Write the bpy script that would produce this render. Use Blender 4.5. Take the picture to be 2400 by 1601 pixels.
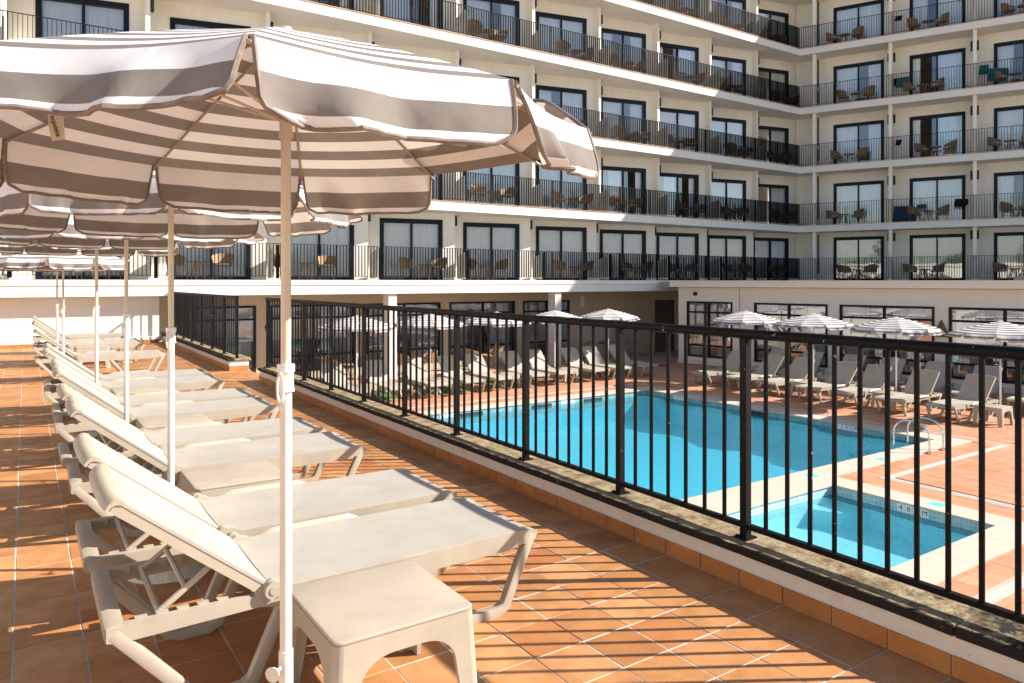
import bpy, bmesh, math, random
from mathutils import Vector, Matrix, Quaternion
R = math.radians
PI = math.pi
rnd = random.Random(7)
for o in list(bpy.data.objects):
    bpy.data.objects.remove(o)
sc = bpy.context.scene
COL = sc.collection

# ------------------------------------------------------------------ camera
YAW = R(33.77)
cam_d = bpy.data.cameras.new('camera')
cam = bpy.data.objects.new('camera', cam_d)
COL.objects.link(cam)
cam.location = (0, 0, 1.7)
cam.rotation_euler = (R(90), 0, -YAW)
cam_d.sensor_width = 36.0
cam_d.lens = 36.0 * 1705 / 2400
cam_d.shift_y = -(800.5 - 660) / 2400
cam_d.clip_start = 0.05
cam_d.clip_end = 2000
sc.camera = cam

# ------------------------------------------------------------------ light
SUN_EL = R(33)
SH = Vector((0.859, -0.514)).normalized()
S = Vector((SH.x * math.cos(SUN_EL), SH.y * math.cos(SUN_EL), math.sin(SUN_EL)))
world = bpy.data.worlds.new('World')
sc.world = world
world.use_nodes = True
nt = world.node_tree
nt.nodes.clear()
sky = nt.nodes.new('ShaderNodeTexSky')
sky.sky_type = 'NISHITA'
sky.sun_disc = False
sky.dust_density = 0.7
sky.ozone_density = 1.6
sky.air_density = 1.0
sky.sun_elevation = SUN_EL
sky.sun_rotation = math.atan2(SH.x, SH.y)
bg = nt.nodes.new('ShaderNodeBackground')
bg.inputs['Strength'].default_value = 0.08
wo = nt.nodes.new('ShaderNodeOutputWorld')
nt.links.new(sky.outputs[0], bg.inputs[0])
nt.links.new(bg.outputs[0], wo.inputs[0])
sun_d = bpy.data.lights.new('sun', 'SUN')
sun_d.energy = 4.8
sun_d.angle = R(0.53)
sun_d.color = (1.0, 0.945, 0.86)
sun = bpy.data.objects.new('sun', sun_d)
COL.objects.link(sun)
sun.rotation_euler = S.to_track_quat('Z', 'Y').to_euler()
sun.location = (40, -30, 40)
sc.view_settings.view_transform = 'Standard'
sc.view_settings.look = 'None'
sc.view_settings.gamma = 1
sc.view_settings.use_curve_mapping = False
sc.view_settings.exposure = 1.2
sc.cycles.max_bounces = 8
sc.cycles.transparent_max_bounces = 16

# ------------------------------------------------------------------ helpers
CH = {}

class MB:
    def __init__(s):
        s.bm = bmesh.new()
        s.uv = None
    def face(s, pts):
        vs = [s.bm.verts.new(p) for p in pts]
        return s.bm.faces.new(vs)
    def box(s, x0, x1, y0, y1, z0, z1, M=None):
        c = [(x0, y0, z0), (x1, y0, z0), (x1, y1, z0), (x0, y1, z0), (x0, y0, z1), (x1, y0, z1), (x1, y1, z1), (x0, y1, z1)]
        if M is not None:
            c = [M @ Vector(p) for p in c]
        v = [s.bm.verts.new(p) for p in c]
        for f in ((3, 2, 1, 0), (4, 5, 6, 7), (0, 1, 5, 4), (1, 2, 6, 5), (2, 3, 7, 6), (3, 0, 4, 7)):
            s.bm.faces.new([v[i] for i in f])
        return s
    def prism(s, poly, a0, a1, axis='y', M=None):
        # poly of 2D points extruded along an axis ('y': poly in xz, 'z': poly in xy, 'x': poly in yz)
        def P(p, a):
            q = {'y': (p[0], a, p[1]), 'z': (p[0], p[1], a), 'x': (a, p[0], p[1])}[axis]
            return M @ Vector(q) if M is not None else q
        a = [s.bm.verts.new(P(p, a0)) for p in poly]
        b = [s.bm.verts.new(P(p, a1)) for p in poly]
        n = len(poly)
        s.bm.faces.new(a)
        s.bm.faces.new(b[::-1])
        for i in range(n):
            s.bm.faces.new([a[i], b[i], b[(i + 1) % n], a[(i + 1) % n]])
        return s
    def strip(s, pts, th, a0, a1, axis='y', M=None):
        # a bar of thickness th following a 2D polyline, extruded from a0 to a1
        L, Rr = [], []
        n = len(pts)
        for i, p in enumerate(pts):
            p = Vector(p)
            d = Vector((0, 0))
            if i > 0: d += (p - Vector(pts[i - 1])).normalized()
            if i < n - 1: d += (Vector(pts[i + 1]) - p).normalized()
            d.normalize()
            nrm = Vector((-d.y, d.x))
            k = 1.0
            if 0 < i < n - 1:
                e = (p - Vector(pts[i - 1])).normalized()
                k = 1 / max(0.5, abs(nrm.dot(Vector((-e.y, e.x)))))
            L.append(p + nrm * th / 2 * k)
            Rr.append(p - nrm * th / 2 * k)
        for i in range(n - 1):
            s._quadprism([L[i], L[i + 1], Rr[i + 1], Rr[i]], a0, a1, axis, M, i == 0, i == n - 2)
        bmesh.ops.remove_doubles(s.bm, verts=s.bm.verts, dist=1e-5)
        return s
    def _quadprism(s, q, a0, a1, axis, M, cap0, cap1):
        def P(p, a):
            w = {'y': (p[0], a, p[1]), 'z': (p[0], p[1], a), 'x': (a, p[0], p[1])}[axis]
            return M @ Vector(w) if M is not None else w
        a = [s.bm.verts.new(P(p, a0)) for p in q]
        b = [s.bm.verts.new(P(p, a1)) for p in q]
        s.bm.faces.new(a)
        s.bm.faces.new(b[::-1])
        s.bm.faces.new([a[0], b[0], b[1], a[1]])
        s.bm.faces.new([a[2], b[2], b[3], a[3]])
        if cap1: s.bm.faces.new([a[1], b[1], b[2], a[2]])
        if cap0: s.bm.faces.new([a[3], b[3], b[0], a[0]])
    def cyl(s, x, y, z0, z1, r, n=12, r1=None, M=None):
        r1 = r if r1 is None else r1
        a, b = [], []
        for i in range(n):
            t = 2 * PI * i / n
            p0 = Vector((x + r * math.cos(t), y + r * math.sin(t), z0))
            p1 = Vector((x + r1 * math.cos(t), y + r1 * math.sin(t), z1))
            if M is not None: p0 = M @ p0; p1 = M @ p1
            a.append(s.bm.verts.new(p0)); b.append(s.bm.verts.new(p1))
        for i in range(n):
            j = (i + 1) % n
            s.bm.faces.new([a[i], a[j], b[j], b[i]])
        s.bm.faces.new(a[::-1]); s.bm.faces.new(b)
        return s
    def tube(s, pts, r, n=8, closed=False):
        pts = [Vector(p) for p in pts]
        rings = []
        m = len(pts)
        up = None
        for i, p in enumerate(pts):
            if closed:
                d = (pts[(i + 1) % m] - pts[i - 1]).normalized()
            else:
                d = (pts[min(i + 1, m - 1)] - pts[max(i - 1, 0)]).normalized()
            if up is None:
                up = Vector((0, 0, 1)) if abs(d.z) < 0.9 else Vector((1, 0, 0))
            x = d.cross(up)
            if x.length < 1e-4:
                x = d.cross(Vector((1, 0, 0)))
            x.normalize()
            y = x.cross(d).normalized()
            up = y
            rr = r[i] if isinstance(r, (list, tuple)) else r
            rings.append([s.bm.verts.new(p + (x * math.cos(2 * PI * k / n) + y * math.sin(2 * PI * k / n)) * rr) for k in range(n)])
        for i in range(m if closed else m - 1):
            A, B = rings[i], rings[(i + 1) % m]
            for k in range(n):
                l = (k + 1) % n
                s.bm.faces.new([A[k], A[l], B[l], B[k]])
        if not closed:
            s.bm.faces.new(rings[0][::-1]); s.bm.faces.new(rings[-1])
        return s
    def grid(s, fn, nu, nv, uvfn=None):
        if uvfn and s.uv is None:
            s.uv = s.bm.loops.layers.uv.new('UVMap')
        V = [[s.bm.verts.new(fn(i / nu, j / nv)) for j in range(nv + 1)] for i in range(nu + 1)]
        for i in range(nu):
            for j in range(nv):
                f = s.bm.faces.new([V[i][j], V[i + 1][j], V[i + 1][j + 1], V[i][j + 1]])
                if uvfn:
                    for lp, (a, b) in zip(f.loops, ((i, j), (i + 1, j), (i + 1, j + 1), (i, j + 1))):
                        lp[s.uv].uv = uvfn(a / nu, b / nv)
        return s
    def bevel(s, w, seg=2, angle=30):
        ed = [e for e in s.bm.edges if len(e.link_faces) == 2 and e.calc_face_angle(0) > R(angle)]
        bmesh.ops.bevel(s.bm, geom=ed, offset=w, segments=seg, profile=0.5, affect='EDGES', clamp_overlap=True)
        return s
    def mesh(s, name, smooth=30, recalc=True):
        if recalc:
            bmesh.ops.recalc_face_normals(s.bm, faces=s.bm.faces)
        me = bpy.data.meshes.new(name)
        s.bm.to_mesh(me)
        s.bm.free()
        if smooth:
            me.polygons.foreach_set('use_smooth', [True] * len(me.polygons))
            me.set_sharp_from_angle(angle=R(smooth))
        return me

def link(o, parent=None):
    COL.objects.link(o)
    if parent is not None:
        o.parent = parent
        CH.setdefault(parent.name, []).append(o)
    return o

def part(name, mb, mat, parent=None, smooth=30, label=None, kind=None, loc=None, rotz=0, recalc=True):
    me = mb if isinstance(mb, bpy.types.Mesh) else mb.mesh(name, smooth, recalc)
    if mat is not None and len(me.materials) == 0:
        for m in (mat if isinstance(mat, (list, tuple)) else [mat]):
            me.materials.append(m)
    o = bpy.data.objects.new(name, me)
    if loc is not None: o.location = loc
    if rotz: o.rotation_euler = (0, 0, rotz)
    if label: o['label'] = label
    if kind: o['kind'] = kind
    return link(o, parent)

def tag(o, label, cat, group=None):
    o['label'] = label
    o['category'] = cat
    if group: o['group'] = group
    return o

def thing(name, label, cat, loc=(0, 0, 0), rotz=0, group=None):
    o = bpy.data.objects.new(name, None)
    o.empty_display_size = 0.1
    o.location = loc
    o.rotation_euler = (0, 0, rotz)
    tag(o, label, cat, group)
    return link(o)

def structure(name, mb, mat, smooth=30, recalc=True):
    o = part(name, mb, mat, None, smooth, recalc=recalc)
    o['kind'] = 'structure'
    return o

def dup(root, loc, rotz, label=None, group=None, skip=()):
    r = root.copy()
    COL.objects.link(r)
    r.location = loc
    r.rotation_euler = (0, 0, rotz)
    if label: r['label'] = label
    if group: r['group'] = group
    for ch in CH.get(root.name, []):
        if ch.name.split('.')[0] in skip: continue
        c = ch.copy(); COL.objects.link(c); c.parent = r
        CH.setdefault(r.name, []).append(c)
        for g in CH.get(ch.name, []):
            d = g.copy(); COL.objects.link(d); d.parent = c
            CH.setdefault(c.name, []).append(d)
    return r

# ------------------------------------------------------------------ materials
class NT:
    def __init__(s, name):
        s.m = bpy.data.materials.new(name)
        s.m.use_nodes = True
        s.t = s.m.node_tree
        s.t.nodes.clear()
        s.out = s.t.nodes.new('ShaderNodeOutputMaterial')
    def n(s, typ, **kw):
        nd = s.t.nodes.new(typ)
        for k, v in kw.items():
            if k in nd.inputs.keys() if isinstance(k, str) else False:
                pass
            setattr(nd, k, v)
        return nd
    def l(s, a, b):
        s.t.links.new(a, b)
    def noise(s, scale, detail=4, rough=0.6, co=None, dist=0.0):
        nd = s.t.nodes.new('ShaderNodeTexNoise')
        nd.inputs['Scale'].default_value = scale
        nd.inputs['Detail'].default_value = detail
        nd.inputs['Roughness'].default_value = rough
        nd.inputs['Distortion'].default_value = dist
        s.l(co if co is not None else s.obj(), nd.inputs['Vector'])
        return nd.outputs['Fac']
    def obj(s):
        if not hasattr(s, '_geo'):
            s._geo = s.t.nodes.new('ShaderNodeNewGeometry')
        return s._geo.outputs['Position']
    def loc(s):
        if not hasattr(s, '_tc'):
            s._tc = s.t.nodes.new('ShaderNodeTexCoord')
        return s._tc.outputs['Object']
    def ramp(s, fac, stops):
        nd = s.t.nodes.new('ShaderNodeValToRGB')
        e = nd.color_ramp.elements
        while len(e) < len(stops): e.new(0.5)
        for i, (p, c) in enumerate(stops):
            e[i].position = p
            e[i].color = (c[0], c[1], c[2], 1) if isinstance(c, (tuple, list)) else (c, c, c, 1)
        s.l(fac, nd.inputs[0])
        return nd.outputs[0]
    def mix(s, fac, a, b, blend='MIX'):
        nd = s.t.nodes.new('ShaderNodeMix')
        nd.data_type = 'RGBA'
        nd.blend_type = blend
        for sock, v in ((nd.inputs[0], fac), (nd.inputs[6], a), (nd.inputs[7], b)):
            if isinstance(v, (int, float)): sock.default_value = v
            elif isinstance(v, (tuple, list)): sock.default_value = (v[0], v[1], v[2], 1)
            else: s.l(v, sock)
        return nd.outputs[2]
    def math(s, op, a, b=None, c=None):
        nd = s.t.nodes.new('ShaderNodeMath')
        nd.operation = op
        for i, v in enumerate((a, b, c)):
            if v is None: continue
            if isinstance(v, (int, float)): nd.inputs[i].default_value = v
            else: s.l(v, nd.inputs[i])
        return nd.outputs[0]
    def bump(s, h, strength=0.3, dist=0.01):
        nd = s.t.nodes.new('ShaderNodeBump')
        nd.inputs['Strength'].default_value = strength
        nd.inputs['Distance'].default_value = dist
        s.l(h, nd.inputs['Height'])
        return nd.outputs[0]
    def principled(s, color, rough=0.6, normal=None, spec=0.5, metallic=0.0):
        p = s.t.nodes.new('ShaderNodeBsdfPrincipled')
        for k, v in (('Base Color', color), ('Roughness', rough), ('Metallic', metallic), ('Specular IOR Level', spec)):
            if isinstance(v, (int, float)): p.inputs[k].default_value = v
            elif isinstance(v, (tuple, list)): p.inputs[k].default_value = (v[0], v[1], v[2], 1)
            else: s.l(v, p.inputs[k])
        if normal is not None: s.l(normal, p.inputs['Normal'])
        s.l(p.outputs[0], s.out.inputs[0])
        return p

def mat_noise(name, c0, c1, scale=6, rough=0.6, bump=0.0, bscale=60, spec=0.5, detail=5, lo=0.35, hi=0.65, local=False, metallic=0.0):
    t = NT(name)
    co = t.loc() if local else None
    f = t.noise(scale, detail, 0.6, co)
    c = t.ramp(f, [(lo, c0), (hi, c1)])
    nm = None
    if bump:
        nm = t.bump(t.noise(bscale, 4, 0.6, co), bump, 0.01)
    t.principled(c, rough, nm, spec, metallic)
    return t.m

def mat_wall(name, base, dirt, amount=0.25):
    t = NT(name)
    f1 = t.noise(0.9, 6, 0.65)
    f2 = t.noise(14, 4, 0.6)
    c = t.mix(t.math('MULTIPLY', t.ramp(f1, [(0.45, 0.0), (0.75, 1.0)]), amount), base, dirt)
    c = t.mix(t.math('MULTIPLY', t.ramp(f2, [(0.5, 0.0), (0.8, 1.0)]), amount * 0.5), c, dirt)
    mp = t.n('ShaderNodeMapping'); mp.inputs['Scale'].default_value = (5.0, 5.0, 0.35)
    t.l(t.obj(), mp.inputs['Vector'])
    st_ = t.noise(1.0, 6, 0.7, mp.outputs[0])
    c = t.mix(t.math('MULTIPLY', t.ramp(st_, [(0.52, 0.0), (0.78, 1.0)]), amount * 1.1), c, [x * 0.8 for x in dirt])
    t.principled(c, 0.8, t.bump(t.noise(90, 3, 0.6), 0.12, 0.01), 0.25)
    return t.m

def tile_mat(name, cols, rough=0.45, spot=0.45):
    t = NT(name)
    oi = t.n('ShaderNodeObjectInfo')
    geo = t.n('ShaderNodeNewGeometry')
    r = t.math('FRACT', t.math('ADD', oi.outputs['Random'], geo.outputs['Random Per Island']))
    c = t.ramp(r, [(i / (len(cols) - 1), cc) for i, cc in enumerate(cols)])
    n1 = t.noise(5.5, 5, 0.6)
    c = t.mix(t.math('MULTIPLY', t.ramp(n1, [(0.35, 1.0), (0.6, 0.0)]), spot), c, [x * 0.62 for x in cols[0]])
    n2 = t.noise(2.2, 4, 0.7)
    c = t.mix(t.math('MULTIPLY', t.ramp(n2, [(0.5, 0.0), (0.75, 1.0)]), 0.3), c, [min(1, x * 1.25 + 0.03) for x in cols[-1]])
    n3 = t.noise(55, 3, 0.5)
    c = t.mix(t.math('MULTIPLY', t.ramp(n3, [(0.68, 0.0), (0.74, 1.0)]), 0.5), c, (0.10, 0.07, 0.05))
    rr = t.ramp(t.noise(9, 4, 0.6), [(0.3, rough - 0.08), (0.7, rough + 0.15)])
    t.principled(c, rr, t.bump(t.noise(35, 5, 0.6), 0.12, 0.006), 0.35)
    return t.m

M_TILE = tile_mat('terracotta_tile', [(0.37, 0.155, 0.052), (0.50, 0.23, 0.085), (0.43, 0.185, 0.066), (0.55, 0.275, 0.115), (0.39, 0.14, 0.044)])
M_SKIRT = tile_mat('terracotta_skirting', [(0.40, 0.165, 0.052), (0.46, 0.20, 0.066), (0.42, 0.16, 0.05)], 0.4)
M_DECK = tile_mat('pool_deck_tile', [(0.45, 0.205, 0.105), (0.52, 0.26, 0.15), (0.48, 0.225, 0.12), (0.55, 0.285, 0.17), (0.48, 0.20, 0.095)], 0.6, 0.3)

def grout():
    t = NT('grout')
    c = t.ramp(t.noise(28, 6, 0.7), [(0.28, (0.14, 0.12, 0.10)), (0.40, (0.50, 0.45, 0.39)), (0.7, (0.66, 0.60, 0.53))])
    t.principled(c, 0.9, t.bump(t.noise(120, 3), 0.4, 0.005), 0.2)
    return t.m
M_GROUT = grout()
M_DGROUT = mat_noise('deck_grout', (0.40, 0.29, 0.22), (0.50, 0.40, 0.32), 3, 0.9)
M_WALL = mat_wall('cream_render', (0.86, 0.80, 0.69), (0.68, 0.62, 0.52), 0.24)
M_WHITE = mat_wall('white_render', (0.66, 0.62, 0.56), (0.54, 0.49, 0.42), 0.2)
M_SLAB = mat_wall('slab_white', (0.78, 0.735, 0.665), (0.62, 0.57, 0.49), 0.2)
M_SOFFIT = M_SLAB
def kerb_paint():
    # white paint with black run-off stains under the coping and a scuffed lower edge
    t = NT('kerb_paint')
    f1 = t.noise(6, 6, 0.7)
    c = t.mix(t.math('MULTIPLY', t.ramp(f1, [(0.45, 0.0), (0.72, 1.0)]), 0.3), (0.66, 0.61, 0.555), (0.45, 0.38, 0.32))
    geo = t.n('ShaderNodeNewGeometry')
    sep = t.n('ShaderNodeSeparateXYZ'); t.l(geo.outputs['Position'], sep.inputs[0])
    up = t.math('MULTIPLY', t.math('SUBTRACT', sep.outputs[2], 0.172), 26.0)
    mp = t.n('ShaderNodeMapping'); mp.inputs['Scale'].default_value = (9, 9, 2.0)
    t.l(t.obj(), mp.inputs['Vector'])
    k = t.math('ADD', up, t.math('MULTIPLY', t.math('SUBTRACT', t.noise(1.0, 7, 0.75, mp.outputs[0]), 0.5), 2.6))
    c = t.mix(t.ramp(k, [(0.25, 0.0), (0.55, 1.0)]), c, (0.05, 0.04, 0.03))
    sp = t.noise(70, 2, 0.5)
    c = t.mix(t.ramp(sp, [(0.73, 0.0), (0.76, 0.7)]), c, (0.2, 0.15, 0.11))
    t.principled(c, 0.8, t.bump(t.noise(50, 4, 0.6), 0.35, 0.008), 0.25)
    return t.m
M_KERBW = kerb_paint()
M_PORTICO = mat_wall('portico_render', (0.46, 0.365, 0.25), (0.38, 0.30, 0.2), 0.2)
M_PAV = mat_wall('pavilion_render', (0.80, 0.70, 0.59), (0.66, 0.57, 0.47), 0.15)

def stone():
    t = NT('coping_stone')
    a = t.noise(9, 7, 0.72)
    b = t.noise(70, 5, 0.7)
    c = t.ramp(a, [(0.28, (0.06, 0.044, 0.026)), (0.42, (0.20, 0.14, 0.075)), (0.52, (0.32, 0.245, 0.145)), (0.68, (0.42, 0.345, 0.23))])
    c = t.mix(t.math('MULTIPLY', t.ramp(b, [(0.36, 1.0), (0.52, 0.0)]), 0.65), c, (0.07, 0.048, 0.028))
    # black lichen is thickest on the weathered front edge and towards the near end of the wall
    geo = t.n('ShaderNodeNewGeometry')
    sep = t.n('ShaderNodeSeparateXYZ'); t.l(geo.outputs['Position'], sep.inputs[0])
    edge = t.math('SUBTRACT', 1.0, t.math('MULTIPLY', t.math('SUBTRACT', sep.outputs[0], 3.285), 26.0))
    near = t.math('MULTIPLY', t.math('SUBTRACT', 2.05, sep.outputs[1]), 0.8)
    k = t.math('ADD', t.math('MAXIMUM', t.math('MINIMUM', edge, 0.9), t.math('MAXIMUM', t.math('MINIMUM', near, 0.8), 0.0)), t.math('MULTIPLY', t.math('SUBTRACT', t.noise(11, 6, 0.7), 0.5), 2.0))
    c = t.mix(t.ramp(k, [(0.30, 0.0), (0.60, 1.0)]), c, (0.022, 0.019, 0.016))
    t.principled(c, 0.92, t.bump(t.noise(60, 6, 0.7), 0.7, 0.012), 0.2)
    return t.m
M_STONE = stone()

def iron():
    t = NT('black_iron')
    f = t.noise(45, 4, 0.7)
    c = t.ramp(f, [(0.4, (0.003, 0.003, 0.0034)), (0.7, (0.008, 0.0077, 0.0074))])
    ch = t.ramp(t.noise(38, 2, 0.4), [(0.745, 0.0), (0.765, 1.0)])
    c = t.mix(ch, c, (0.30, 0.27, 0.23))
    t.principled(c, t.ramp(t.noise(20, 3), [(0.3, 0.4), (0.7, 0.6)]), t.bump(t.noise(150, 3), 0.08, 0.003), 0.14)
    return t.m
M_IRON = iron()
M_RAIL = mat_noise('balcony_rail_paint', (0.004, 0.0045, 0.005), (0.007, 0.0075, 0.008), 12, 0.55, spec=0.18)
M_FRAME = mat_noise('door_frame_paint', (0.004, 0.007, 0.013), (0.007, 0.011, 0.018), 9, 0.5, spec=0.22)
M_DARK = mat_noise('dark_paint', (0.010, 0.010, 0.011), (0.018, 0.017, 0.017), 7, 0.6)
M_PLASTIC = mat_noise('lounger_plastic', (0.335, 0.283, 0.218), (0.405, 0.345, 0.27), 4.5, 0.4, 0.06, 160, 0.45, 7, 0.25, 0.6)

def sling():
    t = NT('sling_fabric')
    co = t.loc()
    w = t.n('ShaderNodeTexWave'); w.inputs['Scale'].default_value = 150; t.l(co, w.inputs['Vector']); w.bands_direction = 'X'
    w2 = t.n('ShaderNodeTexWave'); w2.inputs['Scale'].default_value = 150; t.l(co, w2.inputs['Vector']); w2.bands_direction = 'Y'
    h = t.math('MULTIPLY', w.outputs['Fac'], w2.outputs['Fac'])
    n = t.noise(4, 5, 0.6)
    c = t.ramp(n, [(0.32, (0.345, 0.312, 0.267)), (0.68, (0.395, 0.36, 0.312))])
    c = t.mix(t.math('MULTIPLY', h, 0.12), c, (0.4, 0.35, 0.3))
    t.principled(c, 0.75, t.bump(h, 0.15, 0.002), 0.25)
    return t.m
M_SLING = sling()

def stripes():
    t = NT('striped_canvas')
    uv = t.n('ShaderNodeUVMap')
    sep = t.n('ShaderNodeSeparateXYZ'); t.l(uv.outputs[0], sep.inputs[0])
    fr = t.math('FRACT', t.math('DIVIDE', sep.outputs[1], 0.144))
    k = t.ramp(fr, [(0.0, 1.0), (0.495, 1.0), (0.505, 0.0), (1.0, 0.0)])
    n = t.noise(7, 5, 0.6)
    tau = t.ramp(n, [(0.3, (0.215, 0.188, 0.168)), (0.7, (0.255, 0.225, 0.203))])
    whi = t.ramp(n, [(0.3, (0.74, 0.73, 0.74)), (0.7, (0.80, 0.79, 0.79))])
    c = t.mix(k, whi, tau)
    bm_ = t.bump(t.noise(3.5, 3, 0.5, None, 0.6), 0.30, 0.05)
    wv = t.n('ShaderNodeTexWave'); wv.inputs['Scale'].default_value = 220
    t.l(uv.outputs[0], wv.inputs['Vector'])
    b2 = t.n('ShaderNodeBump'); b2.inputs['Strength'].default_value = 0.08; b2.inputs['Distance'].default_value = 0.002
    t.l(wv.outputs['Fac'], b2.inputs['Height']); t.l(bm_, b2.inputs['Normal'])
    d = t.n('ShaderNodeBsdfDiffuse'); t.l(c, d.inputs[0]); t.l(b2.outputs[0], d.inputs['Normal'])
    tr = t.n('ShaderNodeBsdfTranslucent')
    ctr = t.mix(1.0, c, (1.0, 0.88, 0.74), 'MULTIPLY')
    t.l(ctr, tr.inputs[0])
    mx = t.n('ShaderNodeMixShader'); mx.inputs[0].default_value = 0.22
    t.l(d.outputs[0], mx.inputs[1]); t.l(tr.outputs[0], mx.inputs[2])
    t.l(mx.outputs[0], t.out.inputs[0])
    return t.m
M_STRIPE = stripes()
M_PIPING = mat_noise('canopy_piping', (0.15, 0.11, 0.085), (0.22, 0.17, 0.135), 40, 0.8, 0.2, 300)
M_POLE = mat_noise('pole_cream', (0.52, 0.44, 0.34), (0.56, 0.48, 0.37), 6, 0.4)
M_POLEW = mat_noise('pole_white', (0.64, 0.60, 0.55), (0.68, 0.64, 0.59), 6, 0.35)
M_CONC = mat_noise('base_concrete', (0.5, 0.48, 0.45), (0.66, 0.64, 0.60), 20, 0.85, 0.2)
M_TAG = mat_noise('care_tag_cloth', (0.66, 0.57, 0.46), (0.7, 0.62, 0.5), 30, 0.8)
M_INK = mat_noise('dark_ink', (0.03, 0.02, 0.015), (0.04, 0.03, 0.02), 30, 0.8)
M_RATTAN = mat_noise('rattan', (0.24, 0.15, 0.075), (0.42, 0.29, 0.17), 60, 0.6, 0.9, 110, 0.4, local=True)
M_CUSH = mat_noise('seat_cushion', (0.50, 0.45, 0.38), (0.58, 0.52, 0.45), 12, 0.85)
M_TEAK = mat_noise('teak', (0.33, 0.17, 0.07), (0.46, 0.26, 0.12), 14, 0.5, 0.1, 80, local=True)
M_CLEG = mat_noise('chair_metal', (0.30, 0.23, 0.17), (0.36, 0.28, 0.2), 14, 0.5)
M_CHROME = mat_noise('stainless', (0.62, 0.62, 0.60), (0.7, 0.7, 0.68), 10, 0.18, metallic=1.0)
M_COPING = mat_wall('pool_coping', (0.53, 0.43, 0.345), (0.44, 0.35, 0.28), 0.35)
M_GRATE = mat_noise('drain_grate', (0.46, 0.43, 0.39), (0.54, 0.50, 0.45), 20, 0.6)
M_TURF = mat_noise('green_turf', (0.04, 0.13, 0.025), (0.08, 0.22, 0.04), 50, 0.95, 0.6, 200)
M_MAT = mat_noise('door_mat', (0.02, 0.035, 0.02), (0.035, 0.055, 0.03), 40, 0.95)
M_ROOM = mat_noise('room_wall', (0.30, 0.26, 0.21), (0.34, 0.30, 0.25), 1, 0.9)
M_TERRA_EDGE = mat_noise('tile_nosing', (0.50, 0.26, 0.13), (0.58, 0.32, 0.17), 4, 0.6)
M_ROOF = mat_noise('roof_gravel', (0.36, 0.33, 0.30), (0.48, 0.44, 0.40), 30, 0.95, 0.4)
M_SIGNBLUE = mat_noise('sign_blue', (0.03, 0.08, 0.2), (0.04, 0.1, 0.24), 5, 0.5)
M_CYAN = mat_noise('cyan_plate', (0.12, 0.5, 0.58), (0.16, 0.56, 0.64), 5, 0.5)
M_PLATE = mat_noise('marker_tile', (0.72, 0.76, 0.74), (0.78, 0.82, 0.80), 10, 0.35)
M_LEAF = mat_noise('leaf', (0.035, 0.07, 0.018), (0.09, 0.13, 0.035), 3, 0.7)
M_BARK = mat_noise('bark', (0.10, 0.075, 0.05), (0.17, 0.13, 0.09), 12, 0.9, 0.5)
M_EARTH = mat_noise('ground_earth', (0.22, 0.19, 0.13), (0.30, 0.26, 0.18), 0.3, 0.95)

def cloth(name, c):
    return mat_noise(name, [x * 0.8 for x in c], c, 16, 0.9, 0.3, 80)
M_TEAL = cloth('teal_towel', (0.06, 0.28, 0.30))
M_ORANGE = cloth('orange_towel', (0.62, 0.18, 0.04))
M_BLUEC = cloth('blue_towel', (0.05, 0.14, 0.22))
M_BLACKC = cloth('black_cloth', (0.015, 0.015, 0.016))

def curtain_mat():
    t = NT('sheer_curtain')
    n = t.noise(2.0, 3)
    c = t.ramp(n, [(0.3, (0.84, 0.85, 0.84)), (0.7, (0.91, 0.92, 0.91))])
    d = t.n('ShaderNodeBsdfDiffuse'); t.l(c, d.inputs[0])
    tr = t.n('ShaderNodeBsdfTranslucent'); t.l(c, tr.inputs[0])
    mx = t.n('ShaderNodeMixShader'); mx.inputs[0].default_value = 0.10
    t.l(d.outputs[0], mx.inputs[1]); t.l(tr.outputs[0], mx.inputs[2])
    t.l(mx.outputs[0], t.out.inputs[0])
    return t.m
M_CURT = curtain_mat()

def glass(name, base_refl, tint):
    t = NT(name)
    g = t.n('ShaderNodeBsdfGlossy'); g.inputs['Roughness'].default_value = 0.015
    g.inputs[0].default_value = (0.95, 0.97, 1.0, 1)
    t.l(t.bump(t.noise(1.3, 2, 0.4), 0.06, 0.02), g.inputs['Normal'])
    tr = t.n('ShaderNodeBsdfTransparent'); tr.inputs[0].default_value = (*tint, 1)
    lw = t.n('ShaderNodeFresnel'); lw.inputs[0].default_value = 1.5
    f = t.math('MINIMUM', t.math('ADD', lw.outputs[0], base_refl), 1.0)
    mx = t.n('ShaderNodeMixShader')
    t.l(f, mx.inputs[0]); t.l(tr.outputs[0], mx.inputs[1]); t.l(g.outputs[0], mx.inputs[2])
    t.l(mx.outputs[0], t.out.inputs[0])
    return t.m
M_GLASS = glass('balcony_glass', 0.15, (0.97, 0.98, 0.98))
M_GLASS1 = glass('first_floor_glass', 0.02, (0.98, 0.98, 0.98))
M_GLASS2 = glass('ground_glass', 0.18, (0.66, 0.66, 0.64))

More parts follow.
